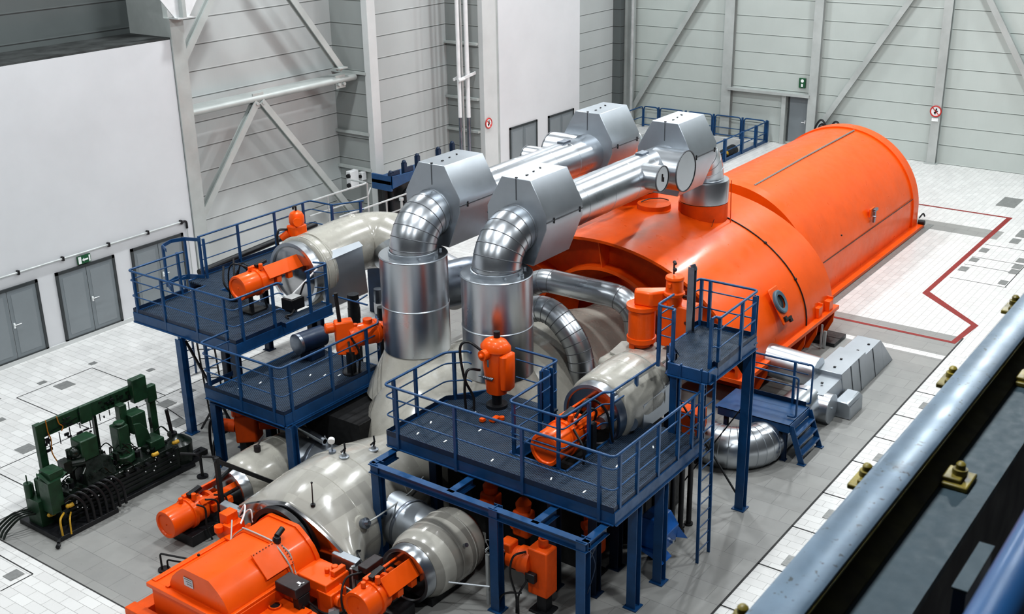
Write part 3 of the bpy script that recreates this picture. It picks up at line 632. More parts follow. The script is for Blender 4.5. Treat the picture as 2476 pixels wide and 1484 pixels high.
mb=MB(); mb.tube(fillet([(22.2,19.6,3.0),(23.4,17.9,3.5),(23.4,17.0,2.2)],.8,8),.62,36); mb.build('pipe_jacket',M['steel_dark'],t,ang=60)
# ------------------------------------------------------------------ bearing pedestal
def make_pedestal():
    t=thing('bearing_pedestal','large orange bearing pedestal with half-round cover at the front of the machine','bearing housing',(12.6,16,0))
    yc=15.95
    prof=[(-.86,.80),(-.84,.92),(-.74,1.10),(-.60,1.24),(-.44,1.36),(-.36,1.41),(.36,1.41),(.44,1.37),(.60,1.24),(.74,1.10),(.84,.92),(.86,.80)]
    mb=MB(); mb.loft([[V((x,yc+a,z)) for a,z in prof] for x in (11.46,13.0)],True,False); mb.build('half_round_cover',M['orange'],t,ang=28)
    mb=MB(); mb.loft([[V((x,yc+a*1.04,.8+(z-.8)*1.04)) for a,z in prof] for x in (13.0,13.72)],True,True); mb.loft([[V((x,yc+a*1.09,.8+(z-.8)*1.09)) for a,z in prof] for x in (13.68,13.78)],True,True); mb.build('end_cover',M['orange'],t,ang=28)
    mb=MB(); mb.box((11.34,15.0,0),(13.85,17.24,.80)); mb.build('base_box',M['orange'],t,bevel=.012)
    mb=MB(); mb.box((11.28,14.95,.72),(11.42,17.32,.81)); mb.box((11.4,17.18,.78),(13.6,17.30,.83)); mb.box((11.4,15.02,.80),(13.8,15.1,.86)); mb.box((11.4,16.8,.80),(13.8,16.88,.84)); mb.build('parting_flange',M['orange'],t,bevel=.01)
    mb=MB(); mb.box((11.0,15.6,0),(11.25,17.75,.22)); mb.box((11.2,17.36,0),(12.2,17.7,.2)); mb.build('plinth',M['orange_dull'],t,bevel=.01)
    # inspection plate on the near slope
    th=radians(40); mb=MB(); c=V((12.82,yc-.63,1.255)); n=V((0,-.72,.69)).normalized(); d=V((0,.69,.72)).normalized()
    mb.bar(c-d*.29,c+d*.29,.72,.03,n); mb.build('inspection_plate',M['orange'],t,bevel=.006)
    mb=MB()
    for k in range(9):
        for q in (c+n*.02+V((-.32+.08*k,0,0))+d*.26,c+n*.02+V((.33,0,0))+d*(-.26+.065*k)): mb.cyl(q,q+n*.012,.012,8)
    mb.build('plate_bolts',M['black_metal'],t)
    mb=MB(); mb.box((11.445,16.06,1.05),(11.46,16.32,1.24)); mb.build('name_plate',M['steel_soft'],t,ang=0)
    mb=MB()
    for k in range(3): mb.box((11.44,16.09,1.20-.05*k),(11.445,16.29-.03*k,1.215-.05*k))
    mb.build('name_plate_text',M['plate'],t,ang=0)
    # breather and conduits
    p=V((13.12,yc-.42,1.40)); mb=MB(); mb.lathe(p-V((0,0,.05)),(0,-.25,1),[(0,.07),(.05,.085),(.16,.085),(.2,.06)],14); mb.cyl(p+V((.02,-.02,.14)),p+V((.22,.02,.2)),.06,14); mb.build('breather',M['black_metal'],t)
    cp=[V((13.05,yc+a*1.06,.82+(z-.8)*1.06)) for a,z in prof[::-1]][1:]; mb=MB(); mb.tube([V((13.35,17.1,1.25))]+spline(cp+[V((13.0,14.9,.7))],3),.017,6); mb.tube(spline([p+V((0,-.06,0)),V((13.2,15.25,1.2)),V((13.12,15.0,.8)),V((13.2,14.7,.72)),V((13.5,14.3,.7)),V((13.6,14.0,.6))]),.017,6); mb.build('conduit',M['grey_pipe'],t)
    mb=MB(); mb.ball((11.95,16.45,1.4),.03); mb.cyl((12.65,17.0,.80),(12.65,17.0,.83),.06,14); mb.build('plug',M['black'],t)
    # right hand oil boxes
    mb=MB(); mb.box((11.3,14.25,0),(12.75,15.0,.55)); mb.build('oil_tank',M['orange'],t,bevel=.012)
    mb=MB(); mb.box((12.1,14.15,0),(12.78,14.3,.5)); mb.box((11.6,14.3,.55),(12.05,14.6,.60)); mb.build('tank_flange',M['orange'],t,bevel=.01)
    mb=MB(); mb.lathe((12.42,14.92,.55),(0,0,1),[(0,.13),(.04,.13),(.04,.10)],24,False); mb.build('filler_ring',M['orange_dull'],t)
    mb=MB(); mb.cyl((12.42,14.92,.551),(12.42,14.92,.56),.105,24); mb.build('filler_hole',M['black'],t)
    mb=MB(); mb.box((13.15,14.25,.45),(13.8,15.05,.86)); mb.build('turning_gear_box',M['orange'],t,bevel=.02)
    mb=MB(); mb.box((13.12,14.1,.2),(13.55,14.5,.70)); mb.cyl((13.3,14.1,.52),(13.3,14.0,.52),.13,20); mb.cyl((13.62,14.45,.86),(13.62,14.45,1.0),.07,14); mb.box((13.45,14.3,.86),(13.78,14.42,.98)); mb.cyl((13.5,14.55,.86),(13.5,14.55,.96),.05,12); mb.build('gear_motor',M['orange'],t,bevel=.015)
    mb=MB(); mb.cyl((13.15,14.08,.34),(13.08,14.02,.33),.12,6); mb.build('cover_disc',M['steel_soft'],t,ang=0)
    # left hand valve block
    mb=MB(); mb.box((13.35,17.2,.75),(13.75,17.45,1.02)); mb.cyl((13.3,17.5,.85),(13.3,17.5,1.0),.1,16); mb.box((13.42,17.35,.95),(13.72,17.6,1.22)); mb.cyl((13.35,17.55,.75),(13.75,17.55,.75),.14,18); mb.box((13.2,17.0,.8),(13.9,17.25,.86)); mb.build('valve_block',M['orange'],t,bevel=.015)
    mb=MB(); mb.tube(spline([(13.75,17.35,1.1),(13.8,17.2,1.35),(13.6,17.0,1.3),(13.4,16.9,1.2)]),.02,6); mb.tube(spline([(13.75,17.3,1.05),(13.85,17.1,1.25),(13.8,17.0,1.0)]),.018,6); mb.build('hose',M['white_paint'],t)
make_pedestal()
t=thing('terminal_box','dark brown terminal box clamped on the right side of the bearing pedestal','terminal box',(12.7,14.75,.9))
mb=MB(); mb.box((12.55,14.45,.80),(12.95,15.02,1.02)); mb.build('housing',M['brown'],t,bevel=.02)
mb=MB(); mb.box((12.6,14.44,.55),(12.9,14.6,.80)); mb.build('socket_block',M['black'],t,bevel=.01)
mb=MB(); mb.box((12.75,14.5,1.02),(12.8,14.62,1.025)); mb.box((12.7,14.5,1.02),(12.85,14.52,1.025)); mb.build('label_strip',M['sign_white'],t,ang=0)
mb=MB(); mb.tube(spline([(12.7,14.45,.6),(12.7,14.3,.3),(12.9,14.1,.02)]),.025,8); mb.tube(spline([(12.85,14.45,.6),(13.0,14.2,.35),(13.3,13.9,.3),(13.6,13.7,.02)]),.02,8); mb.build('cable',M['black'],t)
t=thing('step_handle','black tubular loop step with red edge on the floor left of the pedestal','step',(12.45,18.3,0))
mb=MB(); mb.tube(fillet([(12.45,18.45,0),(12.45,18.45,.42),(12.75,17.5,.42)],.06),.022,8); mb.tube(fillet([(12.55,18.38,0),(12.55,18.38,.24),(12.85,17.5,.24)],.06),.02,8); mb.build('loop',M['black'],t)
mb=MB(); mb.cyl((12.48,18.42,0),(12.48,18.42,.04),.13,18); mb.build('foot_disc',M['black'],t)
# ------------------------------------------------------------------ valves and actuators
def frame3(d,up=(0,0,1)):
    d=V(d).normalized(); up=V(up); s=up.cross(d).normalized(); u=d.cross(s); return d,s,u
def spring_actuator(t,o,d,L,R=.33,style=0,ks=1.0):
    """orange spring can lying along d (towards the valve); o is the centre of its outer end; parts hang on root t"""
    d,s,u=frame3(d); o=V(o)
    mb=MB(); mb.lathe(o,d,[(.03,0.001),(.03,R*.74),(0,R*.80),(0,R*.97),(.02,R),(.56*ks,R),(.57*ks,R*1.10),(.66*ks,R*1.10),(.67*ks,R*.98),(.98*ks,R*.95),(1.02*ks,R*.66)],40); can=mb.build('spring_can',M['orange'],t,ang=38)
    mb=MB(); mb.ball(o-d*.0+d*.03,.02,8); mb.build('end_plug',M['orange_dull'],can)
    mb=MB(); mb.lathe(o+d*1.0*ks,d,[(0,R*.66),(.14,R*.6),(.16,R*.85),(.24,R*.85),(.26,R*.5),(.44,R*.42)],28); mb.build('yoke_neck',M['orange_dull'],t,ang=38)
    mb=MB(); mb.cyl(o+d*1.1,o+d*(L-.02),.09,16); mb.build('stem',M['steel'],t)
    a=radians(38)
    for k in ((-1,1) if style!=2 else (-1,)):
        sd=s*k; c0=o+d*.80*ks+sd*R*.72+u*R*.72; nrm=(sd*cos(a)+u*sin(a)).normalized()
        mb=MB(); mb.bar(c0,c0+d*(L-.80*ks),R*1.15 if k*(1 if style==1 else -1)<0 or style==2 else R*.4,.045,nrm); b=mb.build('yoke_beam',M['orange'],t,bevel=.008)
        if k<0 and style==1:
            h=MB()
            for q in (.28,.36,.72,.80): h.bar(c0+d*q+nrm*.024-u*.02,c0+d*q+nrm*.024-u*.16,.025,.006,nrm)
            h.build('slot',M['black'],b,ang=0)
        h=MB(); h.cbox(c0+d*.35-u*.26+sd*.04,(.16,.12,.16)); h.cbox(c0+d*.75-u*.26+sd*.04,(.16,.12,.16)); each(h,'guide_block',M['orange'],b,bevel=.01)
    mb=MB(); q=o+d*.72*ks+u*R*1.02; mb.cbox(q+s*.1,(.22,.12,.14)); mb.cyl(q-s*.14,q-s*.14+u*.16,.055,14); mb.cyl(q-d*.25,q-d*.25+u*.12,.05,12); each(mb,'limit_switch',M['orange'],t,bevel=.01)
    mb=MB(); mb.bar(q+u*.08-d*.05,q+u*.14+d*.3,.12,.08,u); mb.build('connector',M['black'],t,bevel=.01)
def valve_body(t,c,d,R,L,jacket='beige',bulge=1.2,nm='valve_body'):
    """insulated barrel starting at face centre c and running along d"""
    d,s,u=frame3(d); c=V(c)
    mb=MB(); mb.lathe(c,d,[(0,.001),(0,R*.86),(.012,R*.88)],48); mb.build('face_plate',M['polish'],t)
    mb=MB(); mb.lathe(c,d,[(.0,R*.86),(-.03,R*.90),(-.03,R),(.24,R),(.25,R*1.01),(.27,R)],56,False); mb.build('cladding_ring',M['steel'],t)
    mb=MB(); mb.lathe(c,d,[(.24,R*1.02),(.30,R*1.10),(.45,R*bulge),(L*.42,R*bulge*1.04),(L*.66,R*bulge*1.04),(L*.88,R*bulge*.98),(L*.97,R*bulge*.8),(L,R*bulge*.5)],56); o=mb.build(nm,M[jacket],t,ang=50)
    mb=MB()
    for k in (.5,.72): mb.lathe(c,d,[(L*k-.02,R*bulge*1.0),(L*k,R*bulge*1.045),(L*k+.02,R*bulge*1.0)],56,False)
    mb.build('jacket_band',M['beige_flat'],o)
    return o
def cables(t,paths,r=.022,m='black'):
    for p in paths:
        mb=MB(); mb.tube(spline(p),r,7); mb.build('cable',M[m],t)
# lower left valve (left of the barrel)
t=thing('control_valve','low beige control valve with orange spring can, left of the turbine barrel','valve',(14,18.75,0),'control valves with orange actuators')
spring_actuator(t,(13.08,19.03,.58),(1,0,0),1.84,.32)
valve_body(t,(14.88,19.05,.54),(1,0,0),.56,2.2)
mb=MB(); mb.tube([(16.75,19.0,.6),(17.05,17.3,.6)],.54,40); mb.build('outlet_pipe',M['steel_soft'],t)
mb=MB(); mb.lathe((16.89,18.25,.6),V((.18,-1,0)),[(-.05,.55),(0,.565),(.05,.55)],40,False); mb.build('outlet_seam',M['steel_dark'],t)
mb=MB(); mb.box((13.4,18.6,.0),(14.8,19.3,.26)); mb.box((15.1,18.6,0),(16.4,19.4,.12)); mb.build('support_cradle',M['black_metal'],t,bevel=.01)
mb=MB(); mb.cyl((15.75,18.95,1.24),(15.75,18.95,1.36),.08,14); mb.tube([(15.75,18.95,1.34),(16.0,19.0,1.5)],.02,6); mb.build('knob',M['brown'],t)
mb=MB(); mb.cyl((17.0,18.0,1.10),(17.0,18.0,1.2),.09,14); mb.lathe((17.0,18.0,1.2),(0,0,1),[(0,.03),(.05,.06),(.1,.05),(.18,.01)],12); mb.build('drain_tap',M['steel'],t)
cables(t,[[(13.7,18.7,.9),(13.8,18.55,.8),(13.75,18.5,.4),(13.85,18.5,.02)],[(13.9,18.65,.95),(14.1,18.5,.85),(14.05,18.45,.4),(14.15,18.45,.02)],[(14.15,18.65,.95),(14.35,18.5,.85),(14.3,18.45,.4),(14.4,18.5,.02)]])
# lower right valve
t=thing('control_valve','low beige control valve with painted reflection bands and orange spring can, below the blue frame','valve',(14.4,13.4,0),'control valves with orange actuators')
spring_actuator(t,(13.02,13.32,.80),(1,0,0),1.5,.34,1,.66)
valve_body(t,(14.42,13.32,.75),(1,0,0),.60,1.9,'reflection_band')
mb=MB(); mb.tube([(15.75,13.5,.75),(16.0,15.2,.75)],.55,40); mb.build('outlet_pipe',M['steel_soft'],t)
mb=MB(); mb.lathe((15.9,14.45,.75),V((.15,1,0)),[(-.05,.56),(0,.575),(.05,.56)],40,False); mb.build('outlet_seam',M['steel_dark'],t)
mb=MB(); mb.box((13.4,13.0,0),(14.3,13.6,.3)); mb.box((14.7,12.9,0),(15.8,13.8,.2)); mb.build('support_cradle',M['black_metal'],t,bevel=.01)
mb=MB(); mb.cyl((15.45,12.62,1.15),(15.43,12.55,1.2),.045,12); mb.tube([(14.9,12.62,.6),(15.3,11.9,.55)],.02,6); each(mb,'drain_tap',M['steel'],t)
t=thing('terminal_box','small dark brown terminal box between the pedestal and the lower right valve','terminal box',(13.9,13.85,.9))
mb=MB(); mb.box((13.75,13.72,.98),(14.25,13.95,1.12)); mb.build('housing',M['brown'],t,bevel=.015)
mb=MB(); mb.box((13.7,13.9,.80),(14.0,14.05,1.02)); mb.build('terminal_strip',M['black'],t,bevel=.01)
cables(t,[[(13.75,13.85,1.0),(13.45,14.0,.95),(13.2,13.9,.6),(13.25,13.75,.02)],[(14.2,13.85,1.0),(14.5,14.05,.9),(14.6,14.15,.4),(14.6,14.1,.02)],[(14.0,14.0,.9),(14.2,14.4,1.0),(14.4,14.5,.9)]])
t=thing('instrument_stand','thin steel instrument stand behind the small brown terminal box','stand',(13.85,14.2,0))
mb=MB(); mb.bar((13.85,14.2,0),(13.85,14.2,.95),.04,.04); mb.bar((14.0,14.25,0),(14.0,14.25,.9),.04,.04); mb.bar((13.8,14.2,.9),(14.1,14.26,.9),.05,.03); mb.build('stand_post',M['grey_pipe'],t)
# upper left valve
t=thing('control_valve','beige insulated valve with orange spring can on the high left platform','valve',(18.6,22.4,2.95),'control valves with orange actuators')
spring_actuator(t,(18.45,22.3,3.72),(1,0,0),2.0,.33,2)
valve_body(t,(20.45,22.32,3.50),(1,0,0),.90,.9,'beige',1.03)
mb=MB(); mb.tube([(21.2,22.35,3.65),(22.3,22.35,3.7)]+arc((22.9,21.6,3.7),(0,1,0),(1,0,0),.78,0,pi/2,12)+[(23.7,20.9,3.6)],[.82,.84]+[.82]*13+[.70],48); mb.build('insulated_elbow',M['beige'],t,ang=50)
mb=MB(); mb.ball((22.9,22.4,4.42),.16); mb.ball((23.5,22.1,4.4),.12); mb.build('jacket_bulge',M['beige'],t)
mb=MB(); mb.tube([(23.55,21.6,3.55),(23.2,19.9,3.3),(23.0,18.6,3.1)],[.68,.68,.66],44); mb.build('outlet_pipe',M['steel'],t)
mb=MB(); mb.prism([(20.55,21.50,3.9),(22.3,21.50,3.95),(22.3,21.38,2.6),(20.75,21.38,2.6)],(0,.12,0)); mb.prism([(20.75,21.45,3.92),(22.3,21.45,3.97),(22.3,21.7,4.15),(20.75,21.7,4.1)],(0,.02,0)); mb.build('side_cladding',M['steel_soft'],t,bevel=.01)
mb=MB(); mb.bar((18.75,22.15,2.95),(18.75,22.15,3.45),.06,.06); mb.bar((19.0,22.5,2.95),(19.0,22.5,3.45),.06,.06); mb.box((18.65,22.1,2.95),(19.2,22.6,3.0)); mb.bar((19.3,22.2,2.95),(19.2,22.25,3.5),.05,.05); mb.build('support_leg',M['black_metal'],t)
mb=MB(); mb.bar((19.7,21.75,3.2),(20.35,21.3,3.9),.09,.02); mb.build('white_strut',M['white_paint'],t)
cables(t,[[(19.1,22.55,4.05),(18.9,22.9,4.15),(18.95,23.2,3.8),(19.0,23.3,3.0)],[(19.2,22.6,4.05),(19.2,23.0,4.0),(19.2,23.3,3.0)]])
t=thing('junction_box','black junction box with grey lid and cables on the deck beside the upper left valve','junction box',(19.6,21.5,2.95))
mb=MB(); mb.box((19.35,21.3,3.0),(19.8,21.7,3.3)); mb.build('housing',M['black'],t,bevel=.015)
mb=MB(); mb.box((19.4,21.35,3.3),(19.75,21.65,3.33)); mb.build('lid',M['grey_pipe'],t,bevel=.01)
cables(t,[[(19.4,21.3,3.05),(19.2,21.2,3.0),(19.1,21.3,2.97),(19.0,21.1,2.97)],[(19.8,21.5,3.2),(19.95,21.4,3.6),(20.1,21.4,3.5)]],.025)
t=thing('cable_bundle','black cable cluster standing on the high left deck behind the orange spring can','cables',(19.3,23.2,2.95))
mb=MB(); mb.cyl((19.25,23.35,2.97),(19.25,23.35,3.05),.2,16); mb.build('base',M['black_metal'],t)
cables(t,[[(19.25,23.35,3.0),(19.3,23.4,3.5),(19.5,23.6,4.0)],[(19.2,23.3,3.0),(19.1,23.2,3.5),(19.2,23.1,3.85)],[(19.3,23.3,3.0),(19.5,23.3,3.4),(19.6,23.2,3.7),(19.4,23.3,3.95)],[(19.25,23.4,3.0),(19.1,23.6,3.4),(19.3,23.8,3.8)]],.03)
# right valve on the front platform
t=thing('control_valve','beige steel-rimmed valve with orange spring can inside the inner railing of the front platform','valve',(18.4,11.5,2.4),'control valves with orange actuators')
spring_actuator(t,(16.85,11.62,2.98),(1,0,0),1.75,.36)
valve_body(t,(18.55,11.58,3.05),(1,0,0),.70,2.3,'beige',1.12)
mb=MB(); mb.prism([(19.3,10.78,2.6),(20.9,10.78,2.6),(20.9,10.78,3.3),(19.3,10.78,3.2)],(0,.12,0)); mb.prism([(20.1,10.85,3.2),(21.0,10.85,3.3),(21.0,11.15,3.5),(20.1,11.15,3.4)],(0,.03,0)); mb.build('side_cladding',M['steel_soft'],t,bevel=.015)
mb=MB(); mb.box((20.55,11.3,2.2),(22.0,12.75,3.35)); mb.build('bonnet_jacket',M['beige'],t,bevel=.12)
mb=MB(); mb.prism([(20.6,11.35,3.35),(21.9,11.3,3.35),(22.0,12.1,3.35),(21.6,12.7,3.35),(20.9,12.6,3.35)],(0,0,.06)); mb.build('bonnet_top',M['beige_flat'],t,bevel=.01)
mb=MB()
for k in range(7): mb.cyl((20.75+.18*k,11.55+.12*(k%3),3.40),(20.75+.18*k,11.55+.12*(k%3),3.44),.03,8)
mb.build('bolt',M['black_metal'],t)
mb=MB(); mb.bar((16.9,11.25,2.3),(18.6,11.25,2.3),.1,.12); mb.bar((16.9,12.0,2.3),(18.6,12.0,2.3),.1,.12); mb.bar((17.6,11.1,2.3),(17.6,12.2,2.3),.1,.12); mb.bar((17.85,11.15,2.3),(17.85,11.15,3.3),.14,.14); mb.build('support_cradle',M['black_metal'],t)
mb=MB(); mb.cyl((18.35,11.25,3.05),(18.55,11.25,3.05),.14,18); mb.cyl((18.9,10.85,2.9),(18.98,10.95,2.9),.16,18); each(mb,'round_cover',M['steel_soft'],t)
cables(t,[[(17.6,11.4,3.3),(17.8,11.2,3.6),(18.0,11.15,3.5),(18.2,11.3,3.2)],[(17.4,11.3,3.3),(17.3,11.0,3.0),(17.3,11.0,2.6)],[(17.75,11.5,3.35),(18.1,11.4,3.65),(18.3,11.1,3.4),(18.35,10.95,2.7)]],.028)
# tower actuator (vertical)
t=thing('vertical_actuator','tall orange vertical actuator with side box and domed top beside the tower platform','actuator',(21.7,11.9,3.4))
mb=MB(); mb.lathe((21.55,12.15,3.45),(0,0,1),[(0,.20),(.12,.26),(.13,.34),(.24,.34),(.25,.31),(.92,.31),(.93,.36),(1.02,.36),(1.03,.3)],36); mb.build('main_can',M['orange'],t)
mb=MB(); mb.prism([(21.35,12.25,4.47),(21.55,12.35,4.47),(22.05,11.65,4.47),(21.9,11.5,4.47),(21.4,11.85,4.47)],(0,0,.36)); mb.build('top_housing',M['orange'],t,bevel=.05)
mb=MB(); mb.box((21.65,10.98,3.5),(22.15,11.72,4.55)); mb.build('side_box',M['orange'],t,bevel=.04)
mb=MB(); mb.lathe((21.75,11.45,4.5),(0,0,1),[(0,.16),(.25,.20),(.27,.24),(.34,.24),(.36,.20),(.62,.19),(.66,.22),(.72,.2),(.74,.05)],26); mb.box((21.5,11.42,5.0),(21.72,11.5,5.1)); mb.build('domed_motor',M['orange'],t,bevel=.01)
mb=MB(); mb.cyl((21.75,11.48,5.26),(21.75,11.48,5.5),.02,8); mb.ball((21.72,11.44,5.52),.04,10); mb.ball((21.8,11.5,5.52),.04,10); mb.ball((21.76,11.46,5.36),.05,10); mb.build('vent_cap',M['brown'],t)
for a in (-.6,1.0,2.6):
    mb=MB(); mb.bar((21.55+.24*cos(a),12.15+.24*sin(a),3.36),(21.55+.24*cos(a),12.15+.24*sin(a),3.6),.14,.04); mb.build('foot',M['orange'],t)
cables(t,[[(21.65,11.1,4.2),(21.4,10.9,4.25),(21.2,10.75,4.1),(21.15,10.65,3.6)],[(21.8,11.3,4.75),(21.6,11.0,4.8),(21.45,10.85,4.4),(21.4,10.8,3.6)]],.035)
# middle vertical actuator on the front platform
t=thing('vertical_actuator','egg-shaped orange actuator on a black stem standing on the front platform','actuator',(18.45,14.0,2.65))
p=V((18.45,14.0,0))
mb=MB(); mb.loft([[p+V((rx*cos(a)+ox,ry*sin(a),z)) for a in [2*pi*i/28 for i in range(28)]] for z,rx,ry,ox in ((2.98,.17,.2,0),(3.0,.20,.24,0),(3.3,.23,.27,0),(3.6,.25,.31,0),(3.85,.26,.33,0),(4.0,.25,.32,0),(4.02,.29,.36,0),(4.1,.29,.36,0),(4.22,.22,.26,0),(4.28,.12,.14,0))],True,True,True); mb.build('gear_housing',M['orange'],t,ang=50)
mb=MB(); mb.loft([[p+V((rx*cos(a),-.30+ry*sin(a),z)) for a in [2*pi*i/20 for i in range(20)]] for z,rx,ry in ((3.12,.10,.07),(3.18,.2,.13),(3.6,.22,.14),(3.95,.22,.14),(4.02,.1,.07))],True,True,True); mb.build('motor_bulge',M['orange'],t,ang=50)
mb=MB(); mb.cyl(p+V((-.16,.05,3.98)),p+V((-.40,.08,3.98)),.12,20); mb.ball(p+V((-.42,.08,3.98)),.06,10); mb.build('hand_drive',M['orange'],t)
mb=MB(); mb.cyl(p+V((.05,0,4.26)),p+V((.05,0,4.42)),.07,14); mb.build('vent_cap',M['black'],t)
mb=MB(); mb.cyl(p+V((0,0,2.66)),p+V((0,0,3.0)),.11,16); mb.cyl(p+V((0,0,2.64)),p+V((0,0,2.72)),.24,20); mb.build('pedestal_stem',M['black_metal'],t)
mb=MB()
for k in range(5): mb.ball(p+V((-.28,.02+.05*k-.1,3.42)),.035,8)
mb.tube([p+V((-.27,.28,3.42)),p+V((-.27,-.12,3.44))],.02,6); mb.box(p+V((-.262,.0,3.68)),p+V((-.25,.05,3.85))); each(mb,'cable_plug',M['steel_dark'],t)
cables(t,[[(18.2,14.25,3.55),(17.95,14.4,3.6),(17.85,14.42,3.2),(17.85,14.4,2.66)],[(18.15,14.15,4.05),(18.0,14.4,4.25),(17.9,14.55,4.1),(17.95,14.5,3.4),(18.05,14.35,2.95),(18.0,14.3,2.66)]],.03)
t=thing('orange_valve_part','small orange bracket on the front platform deck near the foot of the egg-shaped actuator','bracket',(17.75,13.65,2.66))
mb=MB(); mb.box((17.6,13.75,2.66),(17.72,13.85,2.74)); mb.box((17.72,13.55,2.66),(17.98,13.68,2.72)); mb.cyl((17.95,13.5,2.66),(17.95,13.5,2.74),.06,12); mb.build('bracket_body',M['orange_dull'],t,bevel=.01)
# mid left actuator (horizontal with upright yoke)
t=thing('horizontal_actuator','orange actuator with upright yoke and horizontal can reaching into the left riser','actuator',(19,18.7,2.1))
mb=MB(); mb.prism([(18.55,18.95,2.62),(18.85,18.55,2.62),(19.0,18.6,2.75),(18.95,18.75,3.45),(18.55,18.98,3.45)],(.2,.25,0)); mb.cyl((18.55,19.0,3.36),(18.35,19.12,3.36),.13,18); mb.build('yoke_housing',M['orange'],t,bevel=.04)
d=V((.93,-.36,0)); q=V((18.85,18.85,3.02)); mb=MB(); mb.lathe(q,d,[(0,.24),(.1,.28),(.7,.29),(.72,.31),(.80,.31),(.82,.26),(.98,.2)],32); mb.build('spring_can',M['orange'],t)
mb=MB(); mb.cyl(q+d*.55+V((0,0,.26)),q+d*.55+V((0,0,.38)),.12,16); mb.cyl(q+d*.2+V((0,0,.24)),q+d*.2+V((0,0,.32)),.07,12); mb.bar(q+d*.75+V((0,-.2,.2)),q+d*1.15+V((0,-.2,.2)),.3,.04); mb.build('cap_boss',M['orange'],t,bevel=.01)
mb=MB(); mb.cyl((18.8,18.75,2.1),(18.8,18.75,2.7),.12,14); mb.cyl((18.8,18.75,2.1),(18.8,18.75,2.16),.24,16); mb.build('pedestal_stem',M['black_metal'],t)
mb=MB(); mb.cyl((18.75,19.0,3.4),(18.7,19.02,4.2),.05,10); mb.build('position_rod',M['black'],t)
cables(t,[[(18.7,18.7,3.0),(18.6,18.55,2.7),(18.65,18.6,2.15)],[(18.75,18.65,3.1),(18.85,18.5,2.7),(18.85,18.55,2.15)]],.03)
# rear actuator
t=thing('vertical_actuator','small upright orange actuator at the railing behind the upper left valve','actuator',(21.9,23.65,3.8))
mb=MB(); mb.prism([(21.7,23.45,3.7),(22.15,23.45,3.7),(22.15,23.85,3.7),(21.7,23.85,3.7)],(0,0,.62)); mb.build('gear_housing',M['orange'],t,bevel=.05)
mb=MB(); mb.lathe((21.95,23.65,4.3),(0,0,1),[(0,.18),(.08,.22),(.25,.22),(.36,.17),(.42,.06)],22); mb.cyl((21.9,23.62,4.42),(21.7,23.35,4.48),.12,16); mb.build('motor_dome',M['orange'],t)
mb=MB(); mb.tube(fillet([(21.95,23.65,4.7),(21.95,23.65,4.85),(21.85,23.65,4.86),(21.85,23.65,4.78)],.03),.03,8); mb.build('lifting_hook',M['black'],t)
mb=MB(); mb.cyl((21.7,23.75,4.1),(21.55,23.9,3.95),.11,14); mb.box((21.62,23.5,3.72),(21.9,23.6,3.85)); mb.cyl((21.85,23.43,3.85),(21.85,23.38,3.85),.07,12); mb.build('side_motor',M['orange_dull'],t)
cables(t,[[(21.7,23.8,4.2),(21.45,23.9,4.2),(21.4,23.9,3.8),(21.55,23.8,3.6)]],.035)
mb=MB(); mb.cyl((21.9,23.65,3.4),(21.9,23.65,3.75),.12,14); mb.build('pedestal_stem',M['black_metal'],t)
# under the front frame
t=thing('vertical_actuator','orange box-shaped actuator with side motor under the blue frame, on a black stand','actuator',(15.85,11.0,0))
mb=MB(); mb.box((15.72,10.82,.42),(16.1,11.28,1.45)); mb.build('gear_box',M['orange_dull'],t,bevel=.03)
mb=MB(); mb.lathe((15.85,11.25,1.08),(-.15,1,0),[(0,.26),(.25,.27),(.27,.24),(.5,.22),(.55,.12)],26); mb.build('motor',M['orange_dull'],t)
mb=MB(); mb.box((15.62,11.62,1.2),(15.92,11.9,1.42)); mb.build('terminal_cover',M['orange_dull'],t,bevel=.03)
mb=MB(); mb.prism([(15.7,11.2,.7),(15.7,11.55,1.0),(15.7,11.3,1.3)],(.05,0,0)); mb.cyl((15.95,11.05,1.45),(15.95,11.05,1.62),.10,14); mb.ball((15.98,11.05,1.68),.09,12); mb.build('yoke_web',M['orange_dull'],t)
mb=MB(); mb.cbox((15.66,11.15,.85),(.12,.22,.2)); mb.build('connector',M['black'],t,bevel=.02)
mb=MB(); mb.bar((15.9,11.0,0),(15.9,11.0,.45),.22,.22); mb.box((15.7,10.8,0),(16.1,11.25,.05)); mb.build('stand',M['black_metal'],t,bevel=.01)
cables(t,[[(15.72,11.3,1.35),(15.5,11.45,1.3),(15.45,11.5,.9),(15.5,11.4,.4),(15.5,11.4,.02)],[(15.6,11.2,.8),(15.45,11.3,.5),(15.5,11.35,.02)],[(15.55,11.3,.5),(15.4,11.6,.45),(15.35,11.75,.2),(15.4,11.8,.02)]],.022)
t=thing('pipe_stand','pair of grey vertical conduits with tangled wires beside the orange motor under the frame','conduit',(15.4,12.0,0))
for x,y in ((15.45,12.05),(15.55,11.85)):
    mb=MB(); mb.tube([(x,y,0),(x,y,1.15)],.045,10); mb.build('conduit_pipe',M['grey_pipe'],t)
for k in range(5):
    mb=MB(); mb.tube(spline([(15.5,11.95,1.15),(15.45+random.uniform(-.2,.2),11.95+random.uniform(-.15,.15),1.3+.05*k),(15.55,11.85,1.4),(15.6+random.uniform(-.1,.1),11.75,1.25)]),.01,5); mb.build('wire',M['grey_pipe'],t)
